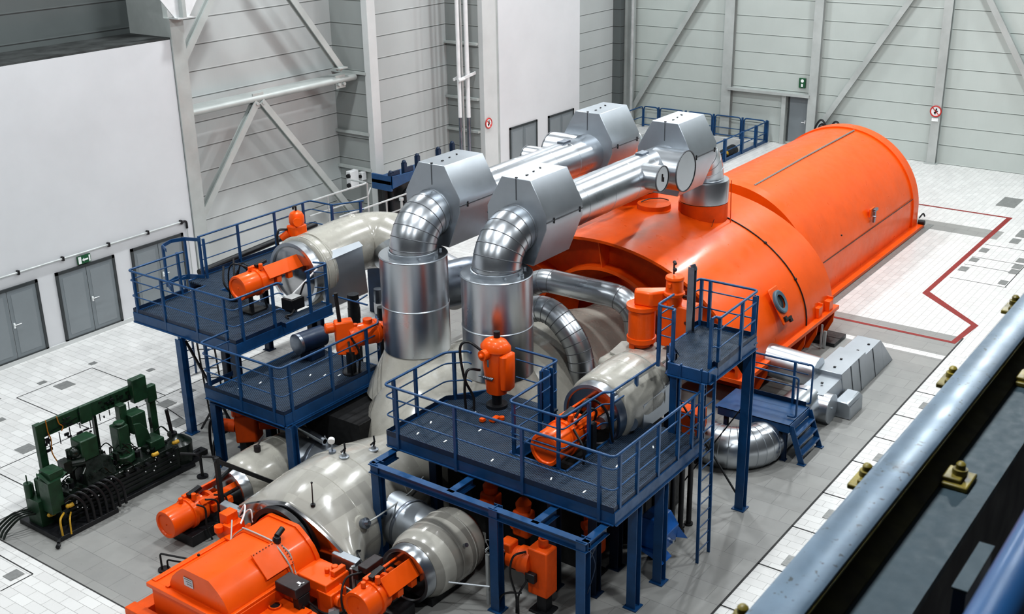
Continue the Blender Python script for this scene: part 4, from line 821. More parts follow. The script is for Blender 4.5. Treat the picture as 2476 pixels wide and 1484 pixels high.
# behind the mid left platform post
t=thing('vertical_actuator','orange actuator with black hoses low behind the left blue platform post','actuator',(16.9,20.6,0))
mb=MB(); mb.prism([(16.6,20.75,.5),(16.95,20.35,.5),(17.35,20.55,.5),(17.0,21.0,.5)],(0,0,.75)); mb.build('gear_box',M['orange_dull'],t,bevel=.05)
mb=MB(); mb.lathe((16.85,20.8,1.2),(0,0,1),[(0,.2),(.3,.19),(.34,.24),(.42,.24),(.44,.12)],22); mb.cyl((16.75,20.9,.9),(16.55,21.15,.95),.16,18); mb.build('motor',M['orange_dull'],t)
mb=MB(); mb.prism([(17.0,20.3,.85),(17.5,20.0,.75),(17.6,20.2,.75),(17.2,20.55,.9)],(0,0,.2)); mb.build('yoke_beam',M['orange_dull'],t,bevel=.02)
mb=MB(); mb.tube(fillet([(16.9,20.8,1.6),(16.9,20.8,1.75),(17.0,20.75,1.75)],.04),.04,8); mb.bar((16.9,20.7,0),(16.9,20.7,.55),.25,.25); each(mb,'stand',M['black_metal'],t)
cables(t,[[(16.55,21.1,1.2),(16.35,21.3,1.1),(16.3,21.35,.6),(16.3,21.3,.02)],[(16.6,21.0,.8),(16.4,21.25,.6),(16.25,21.2,.3),(16.2,21.1,.02)]],.035)
mb=MB(); mb.lathe((17.45,19.6,.85),(1,0,0),[(0,.001),(0,.5),(.2,.56),(.3,.6),(1.4,.6),(1.6,.3)],40); tag(mb.build('valve_barrel',M['beige_flat'],None,ang=50),'grey-beige insulated barrel under the mid left platform beside the orange actuator','insulated barrel')
# dim orange actuators in the machine pit under the front platform
for i,(x,y,z,h,lb) in enumerate(((17.1,13.2,.9,.5,'dim orange actuator block seen through the first opening of the blue frame'),(16.9,12.2,.8,.6,'dim orange rounded actuator seen through the middle of the blue frame'),(17.6,10.9,.5,1.2,'dim tall orange actuator in the dark behind the front right post'))):
    t=thing('vertical_actuator',lb,'actuator',(x,y,0))
    mb=MB(); mb.box((x-.16,y-.2,z),(x+.16,y+.2,z+h)); mb.build('gear_box',M['orange_dull'],t,bevel=.06)
    mb=MB(); mb.lathe((x,y,z+h),(0,0,1),[(0,.15),(.15,.17),(.25,.1),(.28,.02)],20); mb.cyl((x-.1,y,z+h*.6),(x-.3,y+.1,z+h*.6),.1,16); each(mb,'motor',M['orange_dull'],t)
    mb=MB(); mb.bar((x,y,0),(x,y,z),.18,.18); mb.box((x-.2,y-.2,0),(x+.2,y+.2,.04)); mb.build('stand',M['black_metal'],t)
# chrome drain pipe and black frame near the left post
t=thing('drain_pipe','short bright steel pipe end sticking out under the mid left platform','pipe',(17,18.3,1.3))
mb=MB(); mb.tube([(17.0,18.95,1.35),(16.85,17.85,1.32)],.085,18,False); mb.lathe((16.85,17.85,1.32),(.14,1,0),[(0,.085),(0,.06),(.2,.06)],18,False); mb.build('pipe_run',M['steel'],t)
t=thing('guard_frame','black angle steel guard frame in front of the lower left valve','guard frame',(14.6,18.6,0))
mb=MB(); mb.bar((14.2,18.47,0),(14.2,18.47,1.90),.09,.09); mb.bar((14.16,18.48,1.86),(16.0,18.12,.34),.09,.09); mb.bar((14.2,18.47,1.35),(14.6,18.42,1.53),.06,.06); mb.build('frame_bar',M['black_metal'],t)
mb=MB(); mb.box((15.65,17.95,.0),(16.35,18.34,.30)); mb.build('cover_plate',M['black_metal'],t)
for x,y,r,lb in ((12.5+3.3,20.35,.05,'thin black stand pipe with round foot between the green unit and the left valve'),(15.6,20.9,.06,'black hose standing on the floor by the left blue post')):
    t=thing('stand_pipe',lb,'stand',(x,y,0)); mb=MB(); mb.cyl((x,y,0),(x,y,.03),.14,18); mb.build('foot_disc',M['black'],t)
    mb=MB(); mb.tube(fillet([(x,y,0),(x,y,.62),(x-.3,y+.35,.66)],.15),r*.6,8); mb.build('pipe_run',M['black'],t)
# ------------------------------------------------------------------ platforms
def rails(t,path,zd,h=1.15,posts=(),nm='handrail',mids=(.40,.77),r=.028,drop=.28,fil=.12,toe=True):
    P=[V((x,y,zd+h)) for x,y in path]
    mb=MB(); mb.tube(fillet(P,fil,4),r,10); top=mb.build(nm,M['blue'],t,ang=60)
    for k in mids:
        mb=MB(); mb.tube(fillet([V((p.x,p.y,zd+h*k)) for p in P],fil,4),r*.6,8); mb.build('mid_rail',M['blue'],top,ang=60)
    for x,y in posts:
        mb=MB(); mb.box((x-.032,y-.032,zd-drop),(x+.032,y+.032,zd+h-.01)); mb.build('railing_post',M['blue'],top,ang=0)
    if toe:
        mb=MB()
        for a,b in zip(path,path[1:]): mb.bar((a[0],a[1],zd+.05),(b[0],b[1],zd+.05),.012,.12)
        mb.build('toe_board',M['navy'],top,ang=0)
    return top
def deck(t,rects,z,edges,th=.28):
    mb=MB()
    for x0,y0,x1,y1 in rects: mb.box((x0,y0,z-.04),(x1,y1,z))
    mb.build('grating',M['grate'],t,ang=0)
    mb=MB()
    for a,b in edges:
        mb.bar((a[0],a[1],z-th/2+.01),(b[0],b[1],z-th/2+.01),.05,th); mb.bar((a[0],a[1],z-th+.02),(b[0],b[1],z-th+.02),.12,.02)
    mb.build('edge_beam',M['blue'],t,ang=0)
    mb=MB()
    for x0,y0,x1,y1 in rects:
        n=max(1,int((x1-x0)/1.2))
        for i in range(n): xx=x0+(i+.5)*(x1-x0)/n; mb.bar((xx,y0,z-.14),(xx,y1,z-.14),.08,.16)
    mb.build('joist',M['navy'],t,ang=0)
def post(t,x,y,z0,z1,w=.2,m='blue',nm='leg'):
    mb=MB(); mb.ibeam((x,y,z0),(x,y,z1),w,w,.018,(1,0,0)); mb.box((x-w*.75,y-w*.75,z0),(x+w*.75,y+w*.75,z0+.025)); return mb.build(nm,M[m],t,ang=0)
def ladder(t,p0,p1,e,w,z0,z1,nm='ladder',m='blue'):
    """p0 bottom xy, p1 top xy of the middle; e unit vector across"""
    e=V(e); a=V((p0[0],p0[1],z0)); b=V((p1[0],p1[1],z1)); mb=MB()
    for s in (-1,1): mb.bar(a+e*s*w/2,b+e*s*w/2,.065,.03,e)
    o=mb.build(nm,M[m],t,ang=0); n=int((z1-z0)/.29)
    for i in range(1,n+1):
        c=a+(b-a)*(i/(n+1)); r=MB(); r.cyl(c-e*w/2,c+e*w/2,.014,8); r.build('rung',M[m],o)
    return o
# front right platform
t=thing('access_platform','large blue front platform with mesh deck, railings and open frame before the right riser','platform',(17.5,12,0))
deck(t,[(16.08,9.55,16.86,15.08),(16.86,9.55,19.62,11.12),(16.86,12.5,18.42,15.08),(18.42,12.8,19.08,14.66)],2.65,[((16.08,9.53),(16.08,15.1)),((16.05,9.53),(19.62,9.53)),((16.05,15.1),(18.4,15.1)),((18.4,15.1),(19.08,14.6)),((16.86,11.12),(16.86,12.5)),((16.86,12.5),(18.42,12.5)),((16.86,11.12),(19.6,11.12))])
rails(t,[(19.58,9.54),(16.05,9.54),(16.05,15.12),(18.05,15.12),(18.40,14.75),(18.36,14.62)],2.65,1.16,[(19.1,9.54),(18.5,9.54),(17.7,9.54),(16.9,9.54),(16.25,9.54),(16.05,9.85),(16.05,11.6),(16.05,13.25),(16.05,14.8),(16.35,15.12),(17.05,15.12),(18.2,14.98)],toe=True)
rails(t,[(19.12,13.95),(19.10,12.80),(18.45,12.82),(18.40,12.50),(16.86,12.50),(16.86,11.20),(18.28,11.16),(18.36,11.02),(20.2,10.98)],2.65,1.16,[(19.1,12.9),(18.45,12.8),(17.95,12.5),(16.88,12.4),(16.86,11.3),(17.75,11.16),(18.38,11.0),(19.35,11.0)],'handrail',toe=False)
post(t,18.45,12.62,2.4,3.9,.16,'blue','stanchion')
for x,y,a in ((16.45,14.6,.3),(16.5,13.9,0),(17.0,14.7,.5),(16.4,12.6,.2),(17.3,13.6,.1),(16.45,11.2,.4),(16.4,10.4,0),(17.6,10.4,.2),(18.7,10.2,.6),(17.9,14.2,.2)):
    mb=MB(); mb.cbox((x,y,2.655),(.10,.03,.01),a); mb.build('deck_clip',M['sign_white'],t,ang=0)
# outer open frame of beams
mb=MB()
for a,b in (((15.36,14.98,2.24),(15.36,9.65,2.24)),((15.36,14.93,2.24),(16.1,14.93,2.24)),((15.36,12.88,2.24),(16.1,12.88,2.24)),((15.36,10.85,2.24),(16.1,10.85,2.24)),((15.36,9.72,2.24),(16.1,9.72,2.24))): mb.ibeam(a,b,.16,.2,.016)
mb.build('open_frame',M['blue'],t,ang=0)
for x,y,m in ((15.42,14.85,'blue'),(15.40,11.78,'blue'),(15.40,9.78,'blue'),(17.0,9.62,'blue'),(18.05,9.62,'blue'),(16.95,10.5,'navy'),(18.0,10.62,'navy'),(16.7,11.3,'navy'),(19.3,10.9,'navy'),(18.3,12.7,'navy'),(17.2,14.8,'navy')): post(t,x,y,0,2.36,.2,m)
mb=MB(); mb.bar((15.40,9.85,1.5),(15.95,9.72,2.2),.03,.03); mb.tube(spline([(15.5,9.7,2.1),(15.6,9.65,1.7),(15.42,9.7,1.2)]),.012,5); mb.build('knee_brace',M['navy'],t)
ladder(t,(19.35,9.28),(19.35,9.34),(1,0,0),.52,0,4.15)
# tower platform
t=thing('access_platform','tall narrow blue tower platform with ribbed deck beside the orange vertical actuator','platform',(20.6,10,0))
mb=MB(); mb.prism([(19.45,9.42,4.21),(21.62,9.42,4.21),(21.62,10.72,4.21),(20.35,10.72,4.21),(19.9,10.3,4.21),(19.45,10.2,4.21)],(0,0,.04)); mb.build('grating',M['grate'],t,ang=0)
mb=MB()
for a,b in (((19.43,9.4),(21.64,9.4)),((21.64,9.4),(21.64,10.74)),((21.64,10.74),(20.3,10.74)),((19.43,9.4),(19.43,10.3)),((19.43,10.3),(19.95,10.45)),((19.95,10.45),(20.3,10.74))): mb.bar((a[0],a[1],4.14),(b[0],b[1],4.14),.05,.24); mb.bar((a[0],a[1],4.0),(b[0],b[1],4.0),.14,.02)
mb.build('edge_beam',M['blue'],t,ang=0)
rails(t,[(21.44,10.78),(21.62,10.76),(21.63,9.40),(19.76,9.36),(19.80,9.47),(19.62,9.48)],4.25,1.08,[(21.6,10.5),(21.62,10.72),(20.85,9.38),(19.85,9.40),(19.64,9.48)])
rails(t,[(20.43,10.77),(19.72,10.76),(19.70,10.32),(19.56,10.31)],4.25,1.08,[(19.72,10.7),(19.6,10.31)],'handrail',toe=False)
post(t,21.62,9.5,0,4.25,.2); post(t,21.62,9.44,4.1,5.2,.10,'blue','stanchion'); post(t,19.55,10.2,2.4,4.2,.16,'blue'); post(t,20.6,10.85,0,4.1,.18,'navy'); post(t,19.62,9.6,2.4,4.1,.12,'blue')
mb=MB(); mb.bar((21.62,9.5,.2),(21.2,11.3,3.0),.05,.03); mb.bar((21.62,9.5,2.7),(21.4,11.0,.1),.05,.03); mb.prism([(21.60,9.6,4.0),(21.60,10.2,4.0),(21.60,9.6,3.3)],(.03,0,0)); mb.build('cross_brace',M['black_metal'],t,ang=0)
ladder(t,(19.42,9.78),(19.42,9.78),(0,1,0),.46,2.65,4.3)
mb=MB(); mb.ibeam((21.15,10.72,3.3),(21.15,10.72,5.75),.14,.14,.015,(1,0,0)); mb.cyl((21.15,10.66,5.68),(21.15,10.72,5.8),.06,10); mb.build('hoist_post',M['steel_dark'],t,ang=0)
# left high platform
t=thing('access_platform','high blue platform on the left carrying the upper beige valve','platform',(18.5,22.9,0))
deck(t,[(17.12,20.95,19.5,24.88),(19.5,20.95,20.4,21.3),(19.5,24.3,24.4,25.6)],2.95,[((17.1,20.93),(17.1,24.9)),((17.08,20.93),(20.4,20.93)),((17.08,24.9),(19.5,24.9)),((19.5,25.62),(24.4,25.62)),((19.5,24.28),(24.4,24.28)),((20.4,20.93),(20.4,21.3))])
rails(t,[(18.9,24.92),(17.1,24.92),(17.1,20.94),(18.60,20.94),(18.58,20.75)],2.95,1.16,[(18.7,24.92),(17.12,24.75),(17.1,23.6),(17.1,22.35),(17.1,21.25),(17.35,20.94),(18.4,20.94)])
rails(t,[(19.56,20.94),(20.38,20.95),(20.22,21.32)],2.95,1.16,[(20.32,20.98),(19.66,20.94)],'handrail',toe=False)
rails(t,[(20.0,25.64),(24.40,25.64),(24.42,24.7),(25.3,24.2)],2.95,1.16,[(20.03,25.64),(21.45,25.64),(22.9,25.64),(24.1,25.64),(24.42,24.72),(25.2,24.25)],'handrail')
mb=MB(); g=[(18.75,25.45),(18.95,25.85),(19.35,26.0),(19.7,25.85),(19.9,25.4)]
for z,w in ((4.1,.10),(2.98,.14)):
    P=[V((x,y,z)) for x,y in g]
    for a,b in zip(P,P[1:]): mb.bar(a,b,.02,w)
for x,y in (g[1],g[3],(18.75,25.0),(19.95,25.35)): mb.bar((x,y,2.9),(x,y,4.12),.06,.06)
mb.build('ladder_guard',M['blue'],t,ang=0)
ladder(t,(19.35,25.9),(19.35,25.9),(1,0,0),.45,0,2.9)
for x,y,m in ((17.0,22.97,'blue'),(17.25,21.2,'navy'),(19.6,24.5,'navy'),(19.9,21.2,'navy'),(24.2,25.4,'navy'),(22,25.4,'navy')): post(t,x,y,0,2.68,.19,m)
mb=MB(); mb.bar((17.1,22.9,2.6),(17.3,21.4,.1),.06,.04); mb.bar((17.1,22.7,.15),(17.3,21.3,2.2),.05,.04); mb.build('cross_brace',M['black_metal'],t,ang=0)
ladder(t,(17.45,22.35),(17.35,22.45),(.6,-.8,0),.42,0,2.65,'ladder','black_metal')
# mid left platform
t=thing('access_platform','lower blue mesh platform on the left between the high platform and the left riser','platform',(17.8,19.8,0))
deck(t,[(16.18,18.4,19.45,20.9)],2.12,[((16.16,18.38),(16.16,21.1)),((16.16,18.38),(19.5,18.38)),((16.16,20.92),(19.45,20.92)),((19.47,18.38),(19.47,18.9))])
mb=MB(); mb.ibeam((16.3,18.36,1.78),(19.6,18.36,1.78),.14,.12,.012); mb.ibeam((16.2,18.4,1.80),(16.2,21.0,1.80),.12,.1,.012); mb.build('support_beam',M['blue'],t,ang=0)
rails(t,[(17.05,21.12),(16.15,21.10),(16.15,18.38),(19.45,18.38),(19.75,18.72)],2.12,1.18,[(16.18,20.95),(16.15,19.8),(16.15,18.68),(16.42,18.38),(17.75,18.38),(19.0,18.38),(19.68,18.62)])
for x,y,z,m in ((16.28,20.95,0,'blue'),(16.22,18.26,.3,'blue'),(19.3,20.6,0,'navy'),(19.3,18.5,0,'navy'),(17.8,20.8,0,'navy')): post(t,x,y,z,1.86,.2,m)
for x,y,a in ((17.1,20.2,.3),(17.6,19.9,0),(18.1,19.5,.5),(18.3,19.2,.2),(18.5,18.9,.1),(16.6,20.4,.4)):
    mb=MB(); mb.cbox((x,y,2.125),(.10,.03,.01),a); mb.build('deck_clip',M['sign_white'],t,ang=0)
mb=MB(); mb.tube([(18.82,19.23,4.05),(18.82,18.1,4.05)],.022,8); mb.tube([(18.82,18.45,4.06),(19.3,18.55,4.06)],.022,8); mb.tube([(18.82,19.1,4.05),(18.85,19.1,2.1)],.02,8); tag(mb.build('loose_handrail',M['blue'],None),'short crossed blue rails between the upper left valve and the left riser','handrail')
t=thing('electric_motor','dark blue motor with round fan cover on the mid left platform behind the orange yoke','motor',(18.9,20.25,2.12))
mb=MB(); mb.cyl((18.55,20.3,2.62),(19.3,20.2,2.62),.27,28); mb.box((18.7,20.05,2.12),(19.2,20.45,2.4)); mb.build('motor_body',M['navy'],t,bevel=.02)
mb=MB(); mb.lathe((18.55,20.3,2.62),(-1,.13,0),[(0,.27),(.08,.27),(.1,.2),(.1,.001)],24); mb.build('fan_cover',M['steel_dark'],t)
# small right platform with steps
t=thing('access_platform','small low blue step platform with three-tread stair by the turbine hood, right of the tower','platform',(24.8,10.3,0))
mb=MB(); mb.box((24.2,9.5,.96),(25.45,11.5,1.0)); mb.build('deck_plate',M['blue'],t,ang=0)
mb=MB()
for a,b in (((24.25,9.5),(25.45,9.5)),((25.45,9.5),(25.45,11.4)),((24.22,9.5),(24.22,11.4))): mb.bar((a[0],a[1],.9),(b[0],b[1],.9),.04,.2)
mb.build('edge_beam',M['blue'],t,ang=0)
rails(t,[(25.45,11.35),(25.47,9.72),(25.47,9.6)],1.0,1.12,[(25.45,11.2),(25.46,9.95)],toe=True,fil=.08)
mb=MB(); 
for x in (25.5,24.6): mb.tube(fillet([(x,9.85,2.12),(x,9.5,2.12),(x,9.5,1.06),(x,9.72,1.06)],.08),.026,8)
mb.tube([(24.6,9.8,2.12),(24.62,10.9,2.12)],.026,8); each(mb,'stair_handrail',M['blue'],t)
for y in (9.62,11.2): post(t,24.3,y,0,.9,.1,'navy')
mb=MB()
for x in (24.30,25.42): mb.bar((x,9.48,.95),(x+.02,9.15,.0),.03,.14,(0,1,0)); mb.box((x-.06,9.05,0),(x+.08,9.25,.02))
each(mb,'stringer',M['blue'],t,ang=0)
for k in range(3):
    z=.25+.24*k; y=9.24+.085*k; mb=MB(); mb.box((24.32,y-.10,z-.015),(25.42,y+.10,z+.015)); mb.build('tread',M['blue'],t,ang=0)
# dark pipes and cable panel below the front platform
for k in range(9):
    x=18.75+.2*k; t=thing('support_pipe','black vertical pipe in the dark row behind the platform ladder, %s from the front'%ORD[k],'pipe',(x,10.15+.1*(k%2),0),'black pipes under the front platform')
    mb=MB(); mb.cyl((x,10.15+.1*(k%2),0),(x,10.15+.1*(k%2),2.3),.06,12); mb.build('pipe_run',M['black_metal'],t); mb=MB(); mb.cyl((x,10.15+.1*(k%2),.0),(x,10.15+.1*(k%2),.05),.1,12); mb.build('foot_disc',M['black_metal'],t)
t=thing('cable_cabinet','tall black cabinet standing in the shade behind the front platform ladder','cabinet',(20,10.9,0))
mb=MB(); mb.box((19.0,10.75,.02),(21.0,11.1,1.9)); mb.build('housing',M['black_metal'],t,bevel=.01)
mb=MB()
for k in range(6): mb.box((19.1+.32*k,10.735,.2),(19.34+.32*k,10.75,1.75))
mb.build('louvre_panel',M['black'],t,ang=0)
t=thing('distribution_box','bright blue slant-topped box hung on the rear posts under the front platform','electrical box',(18.45,9.85,1.0))
mb=MB(); mb.prism([(18.15,9.62,.62),(18.15,9.55,1.05),(18.15,9.75,1.32),(18.15,10.15,1.32),(18.15,10.15,.62)],(.58,0,0)); mb.build('housing',M['bright_blue'],t,bevel=.02)
mb=MB(); mb.cyl((18.45,9.52,.78),(18.45,9.6,.78),.045,12); mb.build('lock_knob',M['steel'],t)
mb=MB(); mb.prism([(18.05,9.55,.42),(18.05,9.8,.62),(18.05,10.2,.62)],(.4,0,0)); mb.prism([(18.75,9.6,.7),(18.95,9.45,.62),(18.75,9.6,1.0)],(0,.35,0)); mb.build('drip_tray',M['bright_blue'],t,ang=0)
# ------------------------------------------------------------------ sheet metal ducts on the right
t=thing('sheet_duct','stepped grey sheet metal duct along the floor right of the turbine hood','duct',(28.8,9.9,0))
def seg(x0,x1,zt,yb,nm,x1t=None):
    x1t=x1 if x1t is None else x1t; mb=MB(); mb.loft([[V((a,9.45,0)),V((b,9.62,zt)),V((b,yb,zt)),V((a,yb+.25,0))] for a,b in ((x0,x0),(x1,x1t))],True,True,True); mb.build(nm,M['steel_soft'],t,bevel=.012)
seg(26.7,28.05,.80,10.3,'duct_section'); seg(27.95,29.75,.92,10.38,'duct_section'); seg(29.65,31.0,.84,10.32,'duct_section'); seg(31.0,31.75,.80,10.3,'duct_end',31.05)
for x in (28.6,29.2,30.3):
    mb=MB(); mb.prism([(x,9.44,0),(x,9.605,.93 if x<29.5 else .85),(x,9.62,.93 if x<29.5 else .85),(x,9.455,0)],(.012,0,0)); mb.build('sheet_seam',M['seam'],t,ang=0)
mb=MB()
for x,y in ((28.3,9.95),(28.9,10.0),(29.9,9.9),(27.3,9.9),(30.5,9.8)): mb.cbox((x,y,.93 if 27.9<x<29.7 else .85),(.06,.06,.03))
mb.build('latch',M['black_metal'],t,ang=0)
mb=MB(); mb.cyl((26.85,10.4,.40),(26.85,9.42,.40),.40,44); mb.build('round_end',M['steel'],t)
mb=MB(); mb.cyl((26.85,9.43,.40),(26.85,9.415,.40),.37,40); mb.cyl((26.85,9.415,.42),(26.85,9.39,.42),.03,10); mb.build('end_disc',M['steel_soft'],t)
mb=MB(); mb.loft([[V((x,9.0+i,0)) ,V((x,9.02+i,.38)),V((x,9.12+i,.47)),V((x,9.5,.47)),V((x,9.5,0))] for x,i in ((27.25,.04),(28.15,.04))],True,True,True); mb.build('side_cover',M['steel_soft'],t,bevel=.03)
mb=MB(); mb.cyl((28.0,11.95,.85),(28.0,10.3,.75),.46,44); mb.build('branch_pipe',M['steel'],t)
t=thing('floor_elbow','fat ringed steel pipe elbow resting on the floor below the small step platform','pipe',(24,10.5,0))
c=V((24.15,10.92,.42)); P=[c+V((-.80*cos(a),-.80*sin(a),0)) for a in [-.5+ (pi/2+.5)*i/22 for i in range(23)]]+[V((25.2,10.12,.42)),V((26.8,10.12,.42))]
mb=MB(); mb.tube(P,[.53]*23+[.52,.5],44); mb.build('pipe_jacket',M['steel'],t,ang=60)
mb=MB()
for i in range(3,24,2): tg=(P[min(i+1,24)]-P[i-1]).normalized(); mb.lathe(P[i]-tg*.01,tg,[(0,.531),(.01,.540),(.02,.531)],40,False)
each(mb,'jacket_seam',M['steel_soft'],t)
t=thing('horizontal_actuator','orange actuator housing low behind the X brace of the tower platform','actuator',(23.2,11.6,0))
mb=MB(); mb.box((22.95,11.35,.2),(23.5,12.0,1.3)); mb.cyl((23.0,11.3,1.1),(23.0,11.15,1.1),.13,18); mb.build('housing',M['orange_dull'],t,bevel=.03)
mb=MB(); mb.box((23.15,11.30,.35),(23.4,11.36,1.1)); mb.build('recess',M['black'],t,ang=0)
mb=MB(); mb.box((22.9,11.3,0),(23.55,12.0,.2)); mb.build('stand',M['black_metal'],t)
# ------------------------------------------------------------------ green hydraulic unit
t=thing('hydraulic_unit','dark green and black hydraulic unit with portal frame and looping hoses on the floor','hydraulic unit',(13.6,22,0))
mb=MB(); mb.box((11.82,21.2,0),(13.4,22.7,.12)); mb.box((13.3,21.45,0),(15.85,22.7,.10)); mb.box((15.2,21.6,.0),(16.15,21.95,.08)); mb.build('drip_tray',M['black_metal'],t,bevel=.01)
for x in (12.54,15.56):
    mb=MB(); mb.box((x-.09,22.44,.1),(x+.09,22.58,2.26 if x<14 else 2.0)); mb.build('portal_post',M['green'],t,bevel=.01)
mb=MB(); mb.box((12.46,22.46,1.90),(15.35,22.56,2.25)); mb.build('portal_beam',M['green'],t,bevel=.01)
mb=MB(); mb.box((13.92,22.45,.3),(13.99,22.55,1.9)); mb.build('portal_mid_post',M['green_black'],t)
for x0,x1,z0,z1,y0 in ((14.95,15.36,1.85,2.46,22.28),(13.55,13.86,1.86,2.30,22.38),(15.35,15.62,1.7,2.12,22.3)):
    mb=MB(); mb.box((x0,y0,z0),(x1,22.46,z1)); mb.build('junction_box',M['green'],t,bevel=.02)
mb=MB()
for k in range(26):
    x=14.1+.9*random.random(); z=1.92+.28*random.random(); mb.cbox((x,22.45,z),(.03+.06*random.random(),.02,.015+.03*random.random()))
for x,z in ((12.8,1.98),(13.2,2.0)): mb.bar((x,22.45,z),(x+.3,22.45,z+.04),.01,.02)
mb.build('pipe_fitting',M['green_black'],t,ang=0,kind='stuff')
mb=MB(); mb.tube(spline([(12.72,22.44,2.3),(12.72,22.42,2.0),(12.76,22.42,1.8),(12.72,22.40,1.5),(12.78,22.3,1.2)]),.014,6); mb.tube(spline([(13.0,22.44,2.28),(13.02,22.42,2.1),(13.1,22.42,2.0),(13.05,22.42,1.9)]),.014,6); mb.build('cable',M['amber'],t)
mb=MB(); mb.box((12.2,21.55,.1),(15.5,22.25,.66)); mb.box((12.5,21.5,.66),(15.3,22.1,.78)); mb.build('manifold_block',M['green_black'],t,bevel=.02)
mb=MB()
for k in range(5): mb.bar((12.3+.05*k,21.52,.25+.11*k),(15.4,21.55,.25+.11*k),.03,.03)
for k in range(9): mb.cyl((12.7+.3*k,21.5,.68),(12.7+.3*k,21.4,.68),.05,10); mb.cyl((12.7+.3*k,21.8,.78),(12.7+.3*k,21.8,.92+.05*(k%3)),.06,12)
mb.build('tube_run',M['black_metal'],t)
mb=MB()
for k in range(24): mb.ball((12.5+2.8*random.random(),21.5-.02*random.random(),.3+.5*random.random()),.018,6)
for k in range(14): mb.ball((13.6+1.6*random.random(),21.6+.3*random.random(),.8+.15*random.random()),.022,6)
mb.build('bright_fitting',M['sign_white'],t,kind='stuff')
mb=MB()
for k in range(70):
    x=12.4+3.0*random.random(); y=21.5+.8*random.random(); z=.70+.55*random.random()**1.6
    if k%3==0: mb.cyl((x,y,z),(x+random.uniform(-.15,.15),y+random.uniform(-.1,.1),z+.2*random.random()+.05),.025+.02*random.random(),8)
    elif k%3==1: mb.cbox((x,y,z),(.05+.12*random.random(),.05+.1*random.random(),.05+.14*random.random()),random.random())
    else: mb.tube(spline([(x,y,z),(x+.1,y-.12,z+.12),(x+.22,y-.18,z-.05)],4),.014,6)
mb.build('fitting_cluster',M['green_black'],t,kind='stuff')
mb=MB()
for k in range(34):
    x=12.6+2.7*random.random(); z=1.55+.62*random.random()
    mb.cbox((x,22.42,z),(.02+.14*random.random()**2,.03,.02+.05*random.random()))
for k in range(10): x=12.7+.27*k; mb.cyl((x,22.40,1.60+.2*random.random()),(x,22.40,1.92),.012,6)
mb.build('beam_fitting',M['black_metal'],t,kind='stuff')
mb=MB(); mb.box((13.05,21.75,1.28),(13.5,22.15,1.80)); mb.build('motor_box',M['green'],t,bevel=.03)
mb=MB(); mb.prism([(12.95,21.55,.78),(13.75,21.55,.78),(13.75,21.75,1.15),(13.5,21.8,1.3),(13.05,21.8,1.3)],(0,.5,0)); mb.build('pump_base',M['green_black'],t,bevel=.02)
mb=MB(); mb.box((14.05,21.75,.95),(14.35,22.1,1.72)); mb.cyl((14.2,21.9,1.72),(14.2,21.9,1.8),.14,16); mb.cyl((14.15,21.9,.80),(14.15,21.9,1.0),.3,20); mb.build('motor_box',M['green'],t,bevel=.03)
mb=MB(); mb.prism([(14.55,21.85,1.6),(14.75,21.85,1.55),(14.92,21.85,1.3),(15.02,21.85,.85),(14.6,21.85,.95)],(.0,.06,0)); mb.box((14.55,21.9,1.3),(14.95,22.3,1.78)); mb.box((14.4,22.1,1.2),(14.6,22.3,2.05)); mb.build('pump_housing',M['green'],t,bevel=.02)
mb=MB(); mb.box((14.8,21.65,.78),(15.2,22.1,1.05)); mb.build('valve_block',M['green'],t,bevel=.02)
mb=MB(); mb.cyl((12.85,21.95,.78),(12.85,21.95,1.65),.06,12); mb.ball((12.95,21.9,1.55),.14,14); mb.cyl((12.85,21.9,1.3),(13.1,21.75,1.3),.11,16); mb.box((12.6,21.8,1.15),(12.8,22.05,1.45)); mb.build('accumulator',M['green_black'],t)
mb=MB(); mb.box((12.0,21.55,.5),(12.32,21.95,1.28)); mb.prism([(12.0,21.55,1.28),(12.35,21.55,1.28),(12.5,21.55,1.36),(12.5,21.95,1.36),(12.0,21.95,1.4)],(0,.02,0)) ; mb.box((12.1,21.6,1.28),(12.45,22.0,1.46)); mb.build('control_cabinet',M['green'],t,bevel=.02)
mb=MB(); mb.box((11.9,21.9,.12),(12.2,22.4,.75)); mb.cyl((11.95,22.3,.75),(11.95,22.3,1.1),.09,14); mb.cyl((12.15,22.2,.75),(12.15,22.2,1.15),.08,14); mb.cyl((12.05,22.4,.75),(12.05,22.4,1.0),.08,14); mb.tube([(11.95,22.3,1.1),(11.95,22.3,1.3)],.015,6); mb.tube([(12.15,22.2,1.15),(12.15,22.2,1.28)],.015,6); mb.build('valve_cluster',M['green'],t)
for x,y,z in ((12.05,21.75,.42),(12.35,21.45,.60),(14.75,21.5,.80),(15.45,21.62,.78),(12.0,22.0,.55)):
    mb=MB(); mb.cyl((x,y,z),(x+.1,y-.03,z+.02),.05,12); mb.ball((x-.03,y,z+.01),.05,10); mb.build('yellow_valve',M['yellow'],t)
for k in range(7):
    x=12.35+.17*k; mb=MB(); mb.tube(spline([(x-.02,21.56,.70),(x+.08,21.36,.86),(x+.24,21.24,.60),(x+.27,21.23,.12)]),.034,8); mb.build('hose',M['black'],t)
for k in range(4):
    mb=MB(); mb.tube(spline([(11.95,22.1+.1*k,.4),(11.6,22.2+.1*k,.42),(11.3,22.3+.12*k,.2),(11.2,22.35+.12*k,.02)]),.028,8); mb.build('hose',M['green_black'],t)
mb=MB(); mb.tube(spline([(12.2,21.45,.5),(12.0,21.3,.45),(11.95,21.22,.12)]),.025,8); mb.tube(spline([(12.35,21.42,.45),(12.2,21.25,.4),(12.12,21.15,.1)]),.02,8); mb.build('hose',M['yellow'],t)
mb=MB(); mb.lathe((15.75,21.9,.1),(0,0,1),[(0,.32),(.5,.34),(.62,.2),(.7,.05)],22); mb.build('filter_tank',M['green_black'],t)
